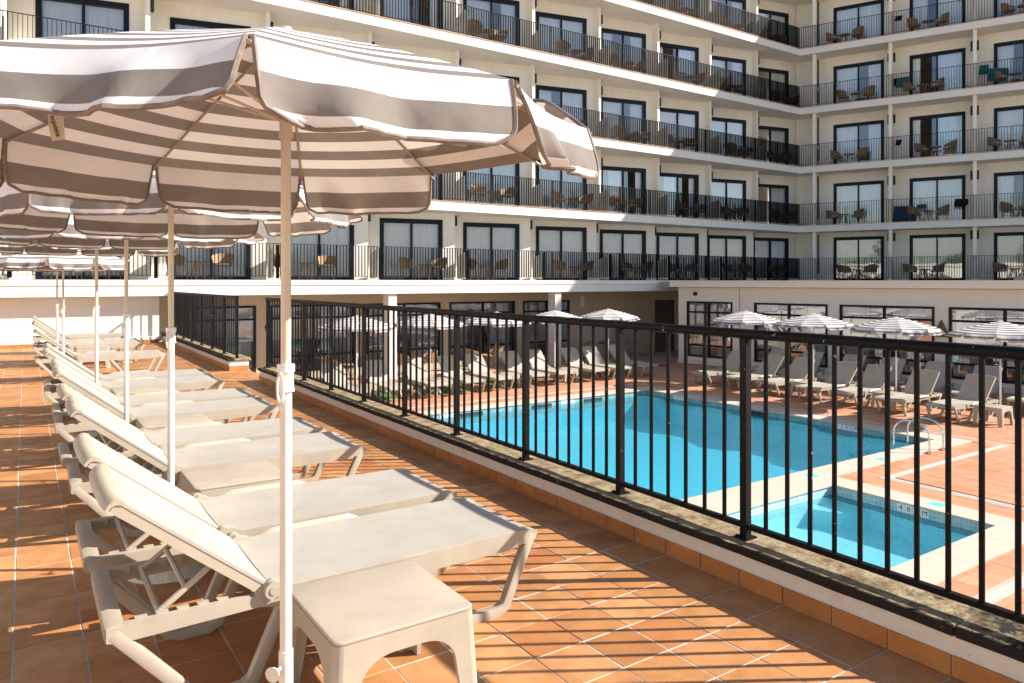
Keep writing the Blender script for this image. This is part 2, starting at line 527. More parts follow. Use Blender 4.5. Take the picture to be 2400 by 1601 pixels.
def water():
    t = NT('pool_water')
    h = t.math('ADD', t.noise(2.2, 4, 0.6, None, 0.8), t.math('MULTIPLY', t.noise(11, 3, 0.6, None, 0.5), 0.30))
    b = t.bump(h, 0.24, 0.05)
    g = t.n('ShaderNodeBsdfGlossy'); g.inputs['Roughness'].default_value = 0.03
    t.l(b, g.inputs['Normal'])
    tr = t.n('ShaderNodeBsdfTransparent'); tr.inputs[0].default_value = (0.78, 0.96, 1.0, 1)
    fr = t.n('ShaderNodeFresnel'); fr.inputs[0].default_value = 1.13; t.l(b, fr.inputs['Normal'])
    b3 = t.bump(t.math('ADD', t.noise(7, 4, 0.65, None, 0.6), t.noise(22, 3, 0.6)), 0.9, 0.035)
    df = t.n('ShaderNodeBsdfDiffuse'); df.inputs[0].default_value = (0.07, 0.42, 0.56, 1); t.l(b3, df.inputs['Normal'])
    m0 = t.n('ShaderNodeMixShader'); m0.inputs[0].default_value = 0.28
    t.l(tr.outputs[0], m0.inputs[1]); t.l(df.outputs[0], m0.inputs[2])
    mx = t.n('ShaderNodeMixShader')
    t.l(fr.outputs[0], mx.inputs[0]); t.l(m0.outputs[0], mx.inputs[1]); t.l(g.outputs[0], mx.inputs[2])
    t.l(mx.outputs[0], t.out.inputs[0])
    return t.m
M_WATER = water()

def mosaic(name, c0, c1, joint, size):
    t = NT(name)
    co = t.obj()
    vor = t.n('ShaderNodeTexWhiteNoise'); vor.noise_dimensions = '3D'
    sn = t.n('ShaderNodeVectorMath'); sn.operation = 'SNAP'
    off = t.n('ShaderNodeVectorMath'); off.operation = 'ADD'; off.inputs[1].default_value = (0.0031, 0.0031, 0.0031)
    t.l(co, off.inputs[0]); t.l(off.outputs[0], sn.inputs[0]); sn.inputs[1].default_value = (size, size, size)
    t.l(sn.outputs[0], vor.inputs[0])
    c = t.ramp(vor.outputs[0], [(0.0, c0), (1.0, c1)])
    n = t.noise(1.2, 4)
    c = t.mix(t.math('MULTIPLY', n, 0.25), c, c0)
    n2 = t.noise(7, 5, 0.75, None, 0.8)
    c = t.mix(t.ramp(n2, [(0.3, 0.30), (0.62, 0.0)]), c, [x * 0.55 for x in c0])  # caustic and ripple sparkle of the water, painted as mottling into the mosaic colour
    fr = t.n('ShaderNodeVectorMath'); fr.operation = 'FRACTION'
    dv = t.n('ShaderNodeVectorMath'); dv.operation = 'DIVIDE'; dv.inputs[1].default_value = (size, size, size)
    t.l(off.outputs[0], dv.inputs[0]); t.l(dv.outputs[0], fr.inputs[0])
    sp = t.n('ShaderNodeSeparateXYZ'); t.l(fr.outputs[0], sp.inputs[0])
    j = None
    geo = t.n('ShaderNodeNewGeometry')
    ns = t.n('ShaderNodeSeparateXYZ'); t.l(geo.outputs['Normal'], ns.inputs[0])
    for i in range(3):
        a = t.math('LESS_THAN', sp.outputs[i], 0.1)
        a = t.math('MULTIPLY', a, t.math('LESS_THAN', t.math('ABSOLUTE', ns.outputs[i]), 0.5))
        j = a if j is None else t.math('MAXIMUM', j, a)
    c = t.mix(j, c, joint)
    t.principled(c, 0.35, None, 0.4)
    return t.m
M_POOL = mosaic('pool_mosaic', (0.075, 0.50, 0.66), (0.12, 0.58, 0.73), (0.20, 0.62, 0.74), 0.05)
M_BAND = mosaic('waterline_mosaic', (0.05, 0.22, 0.24), (0.22, 0.46, 0.46), (0.40, 0.50, 0.48), 0.045)
M_KPOOL = mosaic('kids_pool_mosaic', (0.36, 0.70, 0.76), (0.44, 0.76, 0.81), (0.52, 0.79, 0.82), 0.045)
M_KBAND = mosaic('kids_waterline_mosaic', (0.24, 0.50, 0.54), (0.42, 0.64, 0.66), (0.62, 0.70, 0.68), 0.06)

# ------------------------------------------------------------------ key levels
DECK = -1.55
ZT = 0.0
KX = 3.31            # face of the kerb skirting
CX, SX = math.cos(YAW), math.sin(YAW)
def project(x, y, z):
    lat = CX * x - SX * y
    fwd = SX * x + CX * y
    if fwd < 0.3: return None
    return 1200 + 1705 * lat / fwd, 660 + 1705 * (1.7 - z) / fwd

# ------------------------------------------------------------------ ground, deck, pools
POOL = (4.6, 15.5, 7.54, 15.9)
KID = (5.2, 10.72, 4.42, 6.83)
m = MB()
for r_ in ((-500, -70, -500, 500), (70, 500, -500, 500), (-70, 70, -500, -70), (-70, 70, 70, 500)):
    m.face([(r_[0], r_[2], DECK - 0.02), (r_[1], r_[2], DECK - 0.02), (r_[1], r_[3], DECK - 0.02), (r_[0], r_[3], DECK - 0.02)])
structure('ground', m, M_EARTH, recalc=False)

def in_rect(x, y, r, e=0.0):
    return r[0] - e < x < r[1] + e and r[2] - e < y < r[3] + e
m = MB()
xs = [-70, KID[0], POOL[0], KID[1], POOL[1], 70]
xs = sorted(xs)
ys = sorted([-70, KID[2], KID[3], POOL[2], POOL[3], 70])
for i in range(len(xs) - 1):
    for j in range(len(ys) - 1):
        cx, cy = (xs[i] + xs[i + 1]) / 2, (ys[j] + ys[j + 1]) / 2
        if in_rect(cx, cy, POOL) or in_rect(cx, cy, KID): continue
        m.face([(xs[i], ys[j], DECK - 0.012), (xs[i + 1], ys[j], DECK - 0.012), (xs[i + 1], ys[j + 1], DECK - 0.012), (xs[i], ys[j + 1], DECK - 0.012)])
deck = structure('pool_deck', m, M_DGROUT, recalc=False)

# drain channels: axis-aligned strips (x0,x1,y0,y1)
DR = 0.07
DRAINS = [(KX + 0.3, 11.82 - DR, 3.47 - DR, 3.47 + DR), (11.82 - DR, 11.82 + DR, 3.47 - DR, 6.57 - DR),
          (11.82 - DR, 16.25 - DR, 6.57 - DR, 6.57 + DR), (16.25 - DR, 16.25 + DR, 6.57 - DR, 17.0 - DR), (KX + 0.3, 16.25 + DR, 17.0 - DR, 17.0 + DR)]
CW = 0.46
def deck_clear(x0, x1, y0, y1):
    for r_ in (POOL, KID):
        if x1 > r_[0] - CW and x0 < r_[1] + CW and y1 > r_[2] - CW and y0 < r_[3] + CW: return False
    return True
def clip_tile(x0, x1, y0, y1):
    for r_ in [(a, b, c, d) for a, b, c, d in DRAINS] + [(r[0] - CW, r[1] + CW, r[2] - CW, r[3] + CW) for r in (POOL, KID)]:
        ox = min(x1, r_[1]) - max(x0, r_[0]); oy = min(y1, r_[3]) - max(y0, r_[2])
        if ox > 0 and oy > 0:
            if ox >= x1 - x0 - 1e-4 and oy >= y1 - y0 - 1e-4: return None
            if ox / (x1 - x0) < oy / (y1 - y0):
                if x0 < r_[0]: x1 = r_[0]
                else: x0 = r_[1]
            else:
                if y0 < r_[2]: y1 = r_[2]
                else: y0 = r_[3]
            if x1 - x0 < 0.03 or y1 - y0 < 0.03: return None
    return x0, x1, y0, y1
def tile_into(mb, x0, x1, y0, y1, z, dep, j=0.004, dz=0.0):
    mb.box(x0 + j, x1 - j, y0 + j, y1 - j, z - dep, z + dz)
T = 0.30
tiles = []
i0 = int(7.2 / T)
for i in range(i0, 86):
    for j in range(-6, 76):
        q = clip_tile(i * T, (i + 1) * T, j * T, (j + 1) * T)
        if not q: continue
        cx, cy = (q[0] + q[1]) / 2, (q[2] + q[3]) / 2
        if cx > 21.9 + 0.1736 * (20.4 - cy) - 0.02: continue
        p = project(cx, cy, DECK)
        vis = p and -20 < p[0] < 2420 and 300 < p[1] < 1640 and cx > 7.9
        fwd = SX * cx + CX * cy
        tiles.append(((1 if vis else 0) * (q[1] - q[0]) * (q[3] - q[2]) * 3.25 / max(fwd, 0.5) ** 3, q))
tiles.sort(key=lambda a: -a[0])
cache = {}
for k, (a, q) in enumerate(tiles[:300]):
    key = (round(q[1] - q[0], 3), round(q[3] - q[2], 3))
    if key not in cache:
        b = MB(); b.box(-key[0] / 2 + .004, key[0] / 2 - .004, -key[1] / 2 + .004, key[1] / 2 - .004, -0.011, 0); b.bevel(0.0025, 1)
        cache[key] = b.mesh('floor_tile')
    part('floor_tile', cache[key], M_DECK, deck, loc=((q[0] + q[1]) / 2, (q[2] + q[3]) / 2, DECK + rnd.uniform(-0.0015, 0.0015)))
b = MB()
for a, q in tiles[300:]:
    tile_into(b, *q, DECK, 0.011, 0.004, rnd.uniform(-0.001, 0.001))
part('floor_tiles', b, M_DECK, deck, kind='stuff', smooth=0)

# coping slabs round both pools
def coping(rect, pid):
    x0, x1, y0, y1 = rect
    L = 1.05
    def run(a0, a1, f):
        n = max(1, round((a1 - a0) / L))
        for k in range(n):
            f(a0 + (a1 - a0) * k / n, a0 + (a1 - a0) * (k + 1) / n)
    def mk(xa, xb, ya, yb):
        b = MB(); b.box(xa + .003, xb - .003, ya + .003, yb - .003, DECK - 0.011, DECK + 0.018); b.bevel(0.012, 2)
        part('coping_slab', b, M_COPING, deck)
    ov = 0.035
    ly0 = y0 - CW if pid == 0 else y0 - CW
    # near and far strips include the corners
    if pid == 0:
        run(x0 - CW, x1 + CW, lambda a, c: mk(a, c, y1 - ov, y1 + CW))
        run(11.18, x1 + CW, lambda a, c: mk(a, c, y0 - CW, y0 + ov))
        run(x0 - CW, 11.18, lambda a, c: mk(a, c, KID[3] - ov, y0 + ov))
        run(y0 + ov, y1 - ov, lambda a, c: mk(x1 - ov, x1 + CW, a, c))
        run(y0 + ov, y1 - ov, lambda a, c: mk(x0 - CW, x0 + ov, a, c))
    else:
        run(x0 - CW, x1 + CW, lambda a, c: mk(a, c, y0 - CW, y0 + ov))
        run(y0 + ov, y1 - ov, lambda a, c: mk(x1 - ov, x1 + CW, a, c))
        run(y0 + ov, y1 - ov, lambda a, c: mk(x0 - CW, x0 + ov, a, c))
coping(POOL, 0)
coping(KID, 1)

def basin(name, rect, depth, wl, mw, mb_, band_h):
    x0, x1, y0, y1 = rect
    zb = DECK - depth
    zt = DECK - 0.012
    w = 0.2
    m = MB()
    m.box(x0 - w, x1 + w, y0 - w, y1 + w, zb - 0.2, zb)
    m.box(x0 - w, x0, y0 - w, y1 + w, zb, zt - band_h); m.box(x1, x1 + w, y0 - w, y1 + w, zb, zt - band_h)
    m.box(x0, x1, y0 - w, y0, zb, zt - band_h); m.box(x0, x1, y1, y1 + w, zb, zt - band_h)
    o = structure(name, m, mw, smooth=0)
    m = MB(); zc = zt - band_h
    m.box(x0 - w, x0 + .003, y0 - w, y1 + w, zc, zt); m.box(x1 - .003, x1 + w, y0 - w, y1 + w, zc, zt)
    m.box(x0 + .003, x1 - .003, y0 - w, y0 + .003, zc, zt); m.box(x0 + .003, x1 - .003, y1 - .003, y1 + w, zc, zt)
    part('waterline_band', m, mb_, o, smooth=0)
    return o
pool = basin('swimming_pool', POOL, 0.85, 0, M_POOL, M_BAND, 0.32)
kid = basin('paddling_pool', KID, 0.52, 0, M_KPOOL, M_KBAND, 0.26)
for nm, rc, dz in (('pool_water', POOL, 0.13), ('paddling_pool_water', KID, 0.15)):
    m = MB(); m.face([(rc[0], rc[2], DECK - dz), (rc[1], rc[2], DECK - dz), (rc[1], rc[3], DECK - dz), (rc[0], rc[3], DECK - dz)])
    structure(nm, m, M_WATER, recalc=False)
# corner steps in the paddling pool
m = MB()
for k in range(2):
    rr = 0.5 + 0.28 * (1 - k)
    poly = [(KID[0], KID[3])] + [(KID[0] + rr * math.cos(t), KID[3] - rr * math.sin(t)) for t in [PI / 2 * i / 10 for i in range(11)]]
    m.prism(poly, DECK - 0.52, DECK - 0.38 + 0.12 * k, 'z')
part('corner_step', m, M_KPOOL, kid, smooth=0)
m = MB()
rr = 0.62
poly = [(KID[1], KID[3])] + [(KID[1] - rr * math.cos(t), KID[3] - rr * math.sin(t)) for t in [PI / 2 * i / 10 for i in range(11)]]
m.prism(poly, DECK - 0.52, DECK - 0.26, 'z')
part('corner_step', m, M_KPOOL, kid, smooth=0)
# skimmer openings
for (x, y, ax) in ((9.4, POOL[3] - .006, 'x'), (13.4, POOL[3] - .006, 'x'), (11.6, POOL[3] - .006, 'x'), (POOL[1] - .006, 12.1, 'y')):
    b = MB()
    if ax == 'x': b.box(x - .33, x + .33, y - 0.012, y + 0.002, DECK - .18, DECK - .07)
    else: b.box(x - 0.012, x + 0.002, y - .38, y + .38, DECK - .20, DECK - .06)
    part('skimmer_opening', b, M_DARK, pool, smooth=0)

FONT = None
def text_mesh(txt, size):
    cu = bpy.data.curves.new('lettering', 'FONT')
    cu.body = txt; cu.size = size; cu.align_x = 'CENTER'; cu.align_y = 'CENTER'; cu.extrude = 0.0008
    ob = bpy.data.objects.new('lettering', cu)
    COL.objects.link(ob)
    dg = bpy.context.evaluated_depsgraph_get()
    me = bpy.data.meshes.new_from_object(ob.evaluated_get(dg))
    bpy.data.objects.remove(ob)
    me.name = 'lettering'
    me.materials.clear()
    return me
def depth_marker(txt, pos, facing, owner, w=0.44, h=0.15):
    # facing: unit vector the plate faces
    f = Vector(facing); xax = Vector((0, 0, 1)).cross(f)
    M = Matrix((( xax.x, 0, f.x, pos[0]), (xax.y, 0, f.y, pos[1]), (0, 1, 0, pos[2]), (0, 0, 0, 1)))
    b = MB()
    n = len(txt)
    for i in range(n):
        ww = w / n
        b.box(-w / 2 + i * ww + .003, -w / 2 + (i + 1) * ww - .003, -h / 2, h / 2, 0, 0.006, M)
    pl = part('depth_marker', b, M_PLATE, owner, smooth=0)
    me = bpy.data.meshes.new('lettering')
    bm2 = bmesh.new()
    for i, ch in enumerate(txt):
        if ch == ' ': continue
        t = text_mesh(ch, h * 0.86)
        t.transform(Matrix.Translation((-w / 2 + (i + .5) * w / n, 0, 0.0075)))
        bm2.from_mesh(t)
    bm2.transform(M)
    bm2.to_mesh(me); bm2.free()
    part('lettering', me, M_INK, pl)
for y in (14.55, 9.5):
    depth_marker('150CM', (POOL[1] - .003, y, DECK - 0.06), (-1, 0, 0), pool, 0.55, 0.13)
for x in (8.75, 12.5):
    depth_marker('150CM', (x, POOL[3] - .003, DECK - 0.06), (0, -1, 0), pool, 0.5, 0.13)
depth_marker('40CM', (KID[1] - .003, 5.55, DECK - 0.075), (-1, 0, 0), kid, 0.46, 0.12)

# drains
def grate(x0, x1, y0, y1):
    b = MB()
    along_x = (x1 - x0) > (y1 - y0)
    if along_x:
        for k in range(4):
            yy = y0 + (y1 - y0) * (k + .5) / 4
            b.box(x0, x1, yy - .011, yy + .011, DECK - 0.011, DECK + 0.001)
    else:
        for k in range(4):
            xx = x0 + (x1 - x0) * (k + .5) / 4
            b.box(xx - .011, xx + .011, y0, y1, DECK - 0.011, DECK + 0.001)
    part('drain_grate', b, M_GRATE, deck, smooth=0)
for d in DRAINS: grate(*d)
# small cyan plates on the coping, and the painted line
for (x, y) in ((12.95, 7.25), (11.0, 5.35), (15.75, 14.9), (15.72, 10.0), (8.4, 16.2), (10.9, 7.3)):
    b = MB(); b.box(x - .1, x + .1, y - .1, y + .1, DECK + 0.018, DECK + 0.0205)
    part('skimmer_lid', b, M_CYAN, deck, smooth=0)

# pool ladders
def ladder(loc, rotz, label):
    t = thing('pool_ladder', label, 'ladder', loc, rotz, 'steel pool ladders')
    for s_ in (-0.26, 0.26):
        b = MB()
        pts = [(s_, -0.42, 0.0)]
        for k in range(13):
            a = PI * k / 12
            pts.append((s_, -0.08 - 0.34 * math.cos(a), 0.30 + 0.25 * math.sin(a)))
        pts += [(s_, 0.26, 0.0), (s_, 0.22, -0.9)]
        b.tube(pts, 0.0165, 10)
        part('handrail', b, M_CHROME, t)
        b = MB(); b.cyl(s_, -0.42, 0.0, 0.02, 0.05, 14)
        part('flange', b, M_CHROME, t)
    for k in range(3):
        b = MB(); b.box(-0.26, 0.26, 0.19, 0.27, -0.25 - 0.28 * k, -0.22 - 0.28 * k)
        part('tread', b, M_CHROME, t)
    return t
ladder((14.45, POOL[2] - 0.08, DECK + 0.018), 0, 'curved steel ladder at the near right corner of the pool')
ladder((8.2, POOL[3] + 0.08, DECK + 0.018), PI, 'curved steel ladder at the far edge of the pool behind railing')

# ------------------------------------------------------------------ terrace
m = MB()
m.box(-14, 3.58, -8, 22.95, DECK - 0.02, -0.0028)
terrace = structure('terrace', m, [M_GROUT], smooth=0)
m = MB(); m.box(3.58, 3.60, -8, 12.72, DECK - 0.01, 0.0); m.box(3.58, 3.60, 14.46, 22.9, DECK - 0.01, 0.0)
part('retaining_wall', m, M_WHITE, terrace, smooth=0)
P_ = 0.28
tiles = []
for i in range(0, 36):
    for j in range(-8, 82):
        x1 = KX - i * P_; x0 = x1 - P_
        y0 = 2.39 + (j - 5) * P_; y1 = y0 + P_
        if y0 > 22.45: continue
        cx, cy = (x0 + x1) / 2, (y0 + y1) / 2
        p = project(cx, cy, 0)
        vis = p and -90 < p[0] < 2480 and 650 < p[1] < 1720
        fwd = SX * cx + CX * cy
        tiles.append(((1.0 if vis else 0.0) / max(fwd, 0.5) ** 3, x0, y0))
# tiles in the gap by the stairs and beyond the kerb ends
tiles.sort(key=lambda a: -a[0])
b = MB(); b.box(-P_ / 2 + .005, P_ / 2 - .005, -P_ / 2 + .005, P_ / 2 - .005, -0.009, 0.0); b.bevel(0.003, 1)
tm = b.mesh('floor_tile')
for a, x0, y0 in tiles[:300]:
    o = part('floor_tile', tm, M_TILE, terrace, loc=(x0 + P_ / 2 + rnd.uniform(-.0015, .0015), y0 + P_ / 2 + rnd.uniform(-.0015, .0015), rnd.uniform(-.0015, .0012)))
    o.rotation_euler = (rnd.uniform(-.004, .004), rnd.uniform(-.004, .004), rnd.uniform(-.004, .004))
b = MB()
for a, x0, y0 in tiles[300:]:
    tile_into(b, x0, x0 + P_, y0, y0 + P_, 0.0, 0.013, 0.005, rnd.uniform(-.001, .001))
for j in range(7):
    tile_into(b, KX, 3.58, 12.76 + j * 0.24, 12.76 + (j + 1) * 0.24, 0.0, 0.013, 0.004)
part('floor_tiles', b, M_TILE, terrace, kind='stuff', smooth=0)

# stairs from the gap down to the deck
m = MB()
for k in range(8):
    m.box(3.601 + 0.28 * k, 3.601 + 0.28 * (k + 1), 12.85, 14.35, DECK - 0.005, -0.19 * (k + 1))
st = structure('stairs', m, M_TILE, smooth=0)

# kerbs with skirting tiles and coping stones
def kerb(y0, y1, label_end, xk):
    m = MB()
    m.box(xk + 0.012, 3.575, y0 + 0.012, y1 - 0.012, 0.0, 0.185)
    k = part('kerb', m, M_KERBW, terrace, smooth=0)
    n = max(1, round((y1 - y0) / P_))
    off = (2.39 - y0) % P_
    ys_ = [y0] + [y0 + off + P_ * i for i in range(n + 2) if y0 + 0.02 < y0 + off + P_ * i < y1 - 0.02] + [y1]
    cache = {}
    for a, c in zip(ys_[:-1], ys_[1:]):
        key = round(c - a, 3)
        if key not in cache:
            b = MB(); b.box(0.0, 0.011, -key / 2 + .004, key / 2 - .004, 0.001, 0.092); b.bevel(0.003, 1)
            cache[key] = b.mesh('skirting_tile')
        part('skirting_tile', cache[key], M_SKIRT, k, loc=(xk + rnd.uniform(-.001, .001), (a + c) / 2, 0))
    b = MB()
    b.box(xk + 0.0105, xk + 0.0118, y0, y1, 0.0, 0.095)
    part('skirting_grout', b, M_GROUT, k, smooth=0)
    if y1 < 20 or y0 > 14:
        # end face skirting
        ye = y0 if y0 > 14 else y1
        b = MB(); b.box(xk + .012, 3.57, ye - 0.001 if y0 > 14 else ye - 0.010, ye + 0.010 if y0 > 14 else ye + .001, 0.001, 0.092)
        part('skirting_tile', b, M_SKIRT, k, smooth=0)
    L = 1.13
    o0 = (2.66 - y0) % L
    ys_ = [y0 - 0.02] + [y0 + o0 + L * i for i in range(40) if y0 + .1 < y0 + o0 + L * i < y1 - .1] + [y1 + 0.02]
    for a, c in zip(ys_[:-1], ys_[1:]):
        b = MB()
        nn = 10
        def fn(u, v, a=a, c=c):
            return None
        b.box(xk - 0.022 + rnd.uniform(-.003, .003), 3.61, a + .003, c - .003, 0.186, 0.232 + rnd.uniform(-.002, .002))
        ed = list(b.bm.edges)
        bmesh.ops.subdivide_edges(b.bm, edges=ed, cuts=5, use_grid_fill=True)
        for v in b.bm.verts:
            v.co += Vector((rnd.uniform(-.003, .003), 0, rnd.uniform(-.002, .002)))
        b.bevel(0.007, 2, 50)
        part('coping_stone', b, M_STONE, k)
kerb(-3.0, 12.72, 'far', KX)
kerb(14.46, 22.55, 'near', KX - 0.10)

# ------------------------------------------------------------------ terrace railings
XR = 3.44
def railing(y0, y1, posts, label, xr, endcap):
    t = thing('terrace_railing', label, 'railing', (xr, 0, 0))
    b = MB(); b.tube([(0, y0, 1.399), (0, y1, 1.399)], 0.029, 14)
    hr = part('handrail', b, M_IRON, t)
    b = MB(); b.box(-0.017, 0.017, y0 + .01, y1 - .01, 0.285, 0.313); b.bevel(0.003, 1)
    part('bottom_rail', b, M_IRON, t)
    b = MB(); b.box(-0.0225, 0.0225, -0.0225, 0.0225, 0.232, 1.375); b.box(-.018, .018, -0.03, 0.03, 1.345, 1.375); b.bevel(0.003, 1)
    pm = b.mesh('post')
    b = MB(); b.box(-0.05, 0.05, -0.045, 0.045, 0.228, 0.237); b.cyl(-.035, 0.03, .237, .246, .008, 8); b.cyl(-.035, -0.03, .237, .246, .008, 8); b.bevel(0.002, 1)
    fm = b.mesh('foot_plate')
    for p in posts:
        o = part('post', pm, M_IRON, t, loc=(0, p, 0))
        part('foot_plate', fm, M_IRON, o)
    b = MB(); b.tube([(0, 0, 0.31), (0, 0, 1.30), (0, 0.0, 1.38)], 0.0125, 10)
    bmh = b.mesh('baluster')
    allp = sorted(set([y0 - 0.143] + list(posts) + [y1]))
    n = 0
    for a, c in zip(allp[:-1], allp[1:]):
        k = max(1, round((c - a) / 0.1445))
        for i in range(1, k):
            yy = a + (c - a) * i / k
            if yy < y0: continue
            o = part('baluster', bmh, M_IRON, t, loc=(rnd.uniform(-.001, .001), yy, 0))
            n += 1
    return t
posts = [0.35, 1.30 - 0.0, 2.73, 3.79, 4.94, 6.10, 7.25, 8.40, 9.55, 10.70, 11.80, 12.66]
posts = [-1.0, 1.21, 2.73] + posts[3:]
rB = railing(-2.6, 12.70, posts, 'black iron railing on the long kerb between the terrace and the pool', XR, True)
b = MB(); b.tube([(0, 12.66, 0.95), (0, 12.78, 0.95), (0, 12.80, 0.90), (0, 12.78, 0.86)], 0.012, 8)
part('latch', b, M_IRON, rB)
postsA = [14.52, 15.6, 16.75, 17.9, 19.05, 20.2, 21.35, 22.45]
railing(14.49, 22.62, postsA, 'shorter black iron railing running to the white end wall of the terrace', XR - 0.07, True)

# ------------------------------------------------------------------ hotel, left wing
YF = 22.30
F0 = [1.76, 4.483, 7.437, 10.39, 13.35, 16.30]
TH = 0.31
PITCH = 3.365
XF = lambda k: 16.29 + PITCH * k
Cc = Vector((32.3, YF))
wv = Vector((0.414, -0.911)).normalized()
nb = Vector((0.911, 0.414)).normalized()
mitre = Vector((nb.x / (1 + nb.y), 1.0))     # from the corner back along the bisector per metre of depth
ulen = 27.0
left = thing('hotel_wing', 'sunlit cream hotel wing with balconies facing the pool, left of the inner corner', 'hotel wing', (0, 0, 0), 0, 'hotel wings')
right = thing('hotel_wing', 'shaded hotel wing with balconies, right of the inner corner', 'hotel wing', (0, 0, 0), 0, 'hotel wings')
FLOOR_WORD = {1: 'first', 2: 'second', 3: 'third', 4: 'fourth', 5: 'fifth'}
XL = -14.0
DEP = 9.0
for f in range(2, 7):
    zt = F0[f - 1]
    m = MB()
    m.prism([(XL, YF), (Cc.x, Cc.y), (Cc.x + mitre.x * DEP, Cc.y + DEP), (XL, YF + DEP)], zt - TH, zt, 'z')
    part('balcony_slab' if f < 6 else 'roof_slab', m, M_SLAB, left, smooth=0)
    m = MB()
    E = Cc + wv * ulen
    m.prism([tuple(Cc), tuple(E), tuple(E + nb * DEP), (Cc.x + mitre.x * DEP, Cc.y + DEP)], zt - TH, zt, 'z')
    part('balcony_slab' if f < 6 else 'roof_slab', m, M_SLAB, right, smooth=0)
    # terracotta nosing along the slab edge
    m = MB(); m.box(XL, Cc.x - 0.006, YF - 0.025, YF + 0.10, zt + 0.002, zt + 0.026)
    part('tile_nosing', m, M_TERRA_EDGE, left, smooth=0)
    m = MB()
    Mr = Matrix(((wv.x, nb.x, 0, Cc.x), (wv.y, nb.y, 0, Cc.y), (0, 0, 1, 0), (0, 0, 0, 1)))
    m.box(0.02, ulen, -0.025, 0.10, zt + 0.002, zt + 0.026, Mr)
    part('tile_nosing', m, M_TERRA_EDGE, right, smooth=0)
Mr = Matrix(((wv.x, nb.x, 0, Cc.x), (wv.y, nb.y, 0, Cc.y), (0, 0, 1, 0), (0, 0, 0, 1)))
# roof parapets
m = MB(); m.box(XL, Cc.x, YF + 0.02, YF + 0.2, 16.3, 16.75)
part('parapet', m, M_SLAB, left, smooth=0)
m = MB(); m.box(0.0, ulen, 0.02, 0.2, 16.3, 16.75, Mr)
part('parapet', m, M_SLAB, right, smooth=0)

def bay_matrix(k):
    # bay-local frame: u along the rotated wall, v into the building, origin at the back left corner
    a = math.atan(0.22)
    A = Vector((XF(k) + 0.06, 23.2 + 0.22 * PITCH))
    e = Vector((math.cos(a), -math.sin(a))); n = Vector((math.sin(a), math.cos(a)))
    return Matrix(((e.x, n.x, 0, A.x), (e.y, n.y, 0, A.y), (0, 0, 1, 0), (0, 0, 0, 1)))
LB = PITCH / math.cos(math.atan(0.22))
D0, D1, DH = 0.72, 3.00, 2.17

# shared door meshes (local: u along, v in, z up; door width 2.28)
DW = D1 - D0
def door_meshes(w, h, st=0.14, head=0.16, mid=0.07, bot=0.09):
    b = MB()
    b.box(0, st, -0.03, 0.10, 0, h); b.box(w - st, w, -0.03, 0.10, 0, h)
    b.box(st, w - st, -0.03, 0.10, h - head, h); b.box(st, w - st, -0.03, 0.10, 0, bot)
    b.box(w / 2 - mid / 2, w / 2 + mid / 2, -0.01, 0.08, bot, h - head)
    fr = b.mesh('sliding_door', 0)
    pw = (w - 2 * st - mid) / 2
    b = MB(); b.face([(0, 0, 0), (pw, 0, 0), (pw, 0, h - head - bot), (0, 0, h - head - bot)]); pn = b.mesh('pane', 0, False)
    return fr, pn, pw
FR, PN, PW = door_meshes(DW, DH)
PN2 = PN.copy(); PN2.materials.clear(); PN2.materials.append(M_GLASS2)
PN1 = PN.copy(); PN1.materials.clear(); PN1.materials.append(M_GLASS1)
def curtain_mesh(w, h, seed, tail=0.0):
    r_ = random.Random(seed)
    ph = [r_.uniform(0, 6.28) for _ in range(4)]
    def fn(u, v):
        x = u * w
        a = 0.018 * math.sin(x * 52 + ph[0]) + 0.012 * math.sin(x * 31 + ph[1]) + 0.012 * math.sin(x * 83 + ph[2])
        return (x + tail * (1 - v) ** 2, a * (0.6 + 0.4 * (1 - v)), v * h)
    b = MB(); b.grid(fn, max(8, int(w * 40)), 4)
    return b.mesh('curtain', 80)
HC = DH - 0.16
CUR = [curtain_mesh(1.03, HC, 1), curtain_mesh(1.03, HC, 2), curtain_mesh(0.55, HC, 3, 0.06), curtain_mesh(0.62, HC, 4, -0.05), curtain_mesh(0.30, HC, 5), curtain_mesh(2.02, HC, 6)]

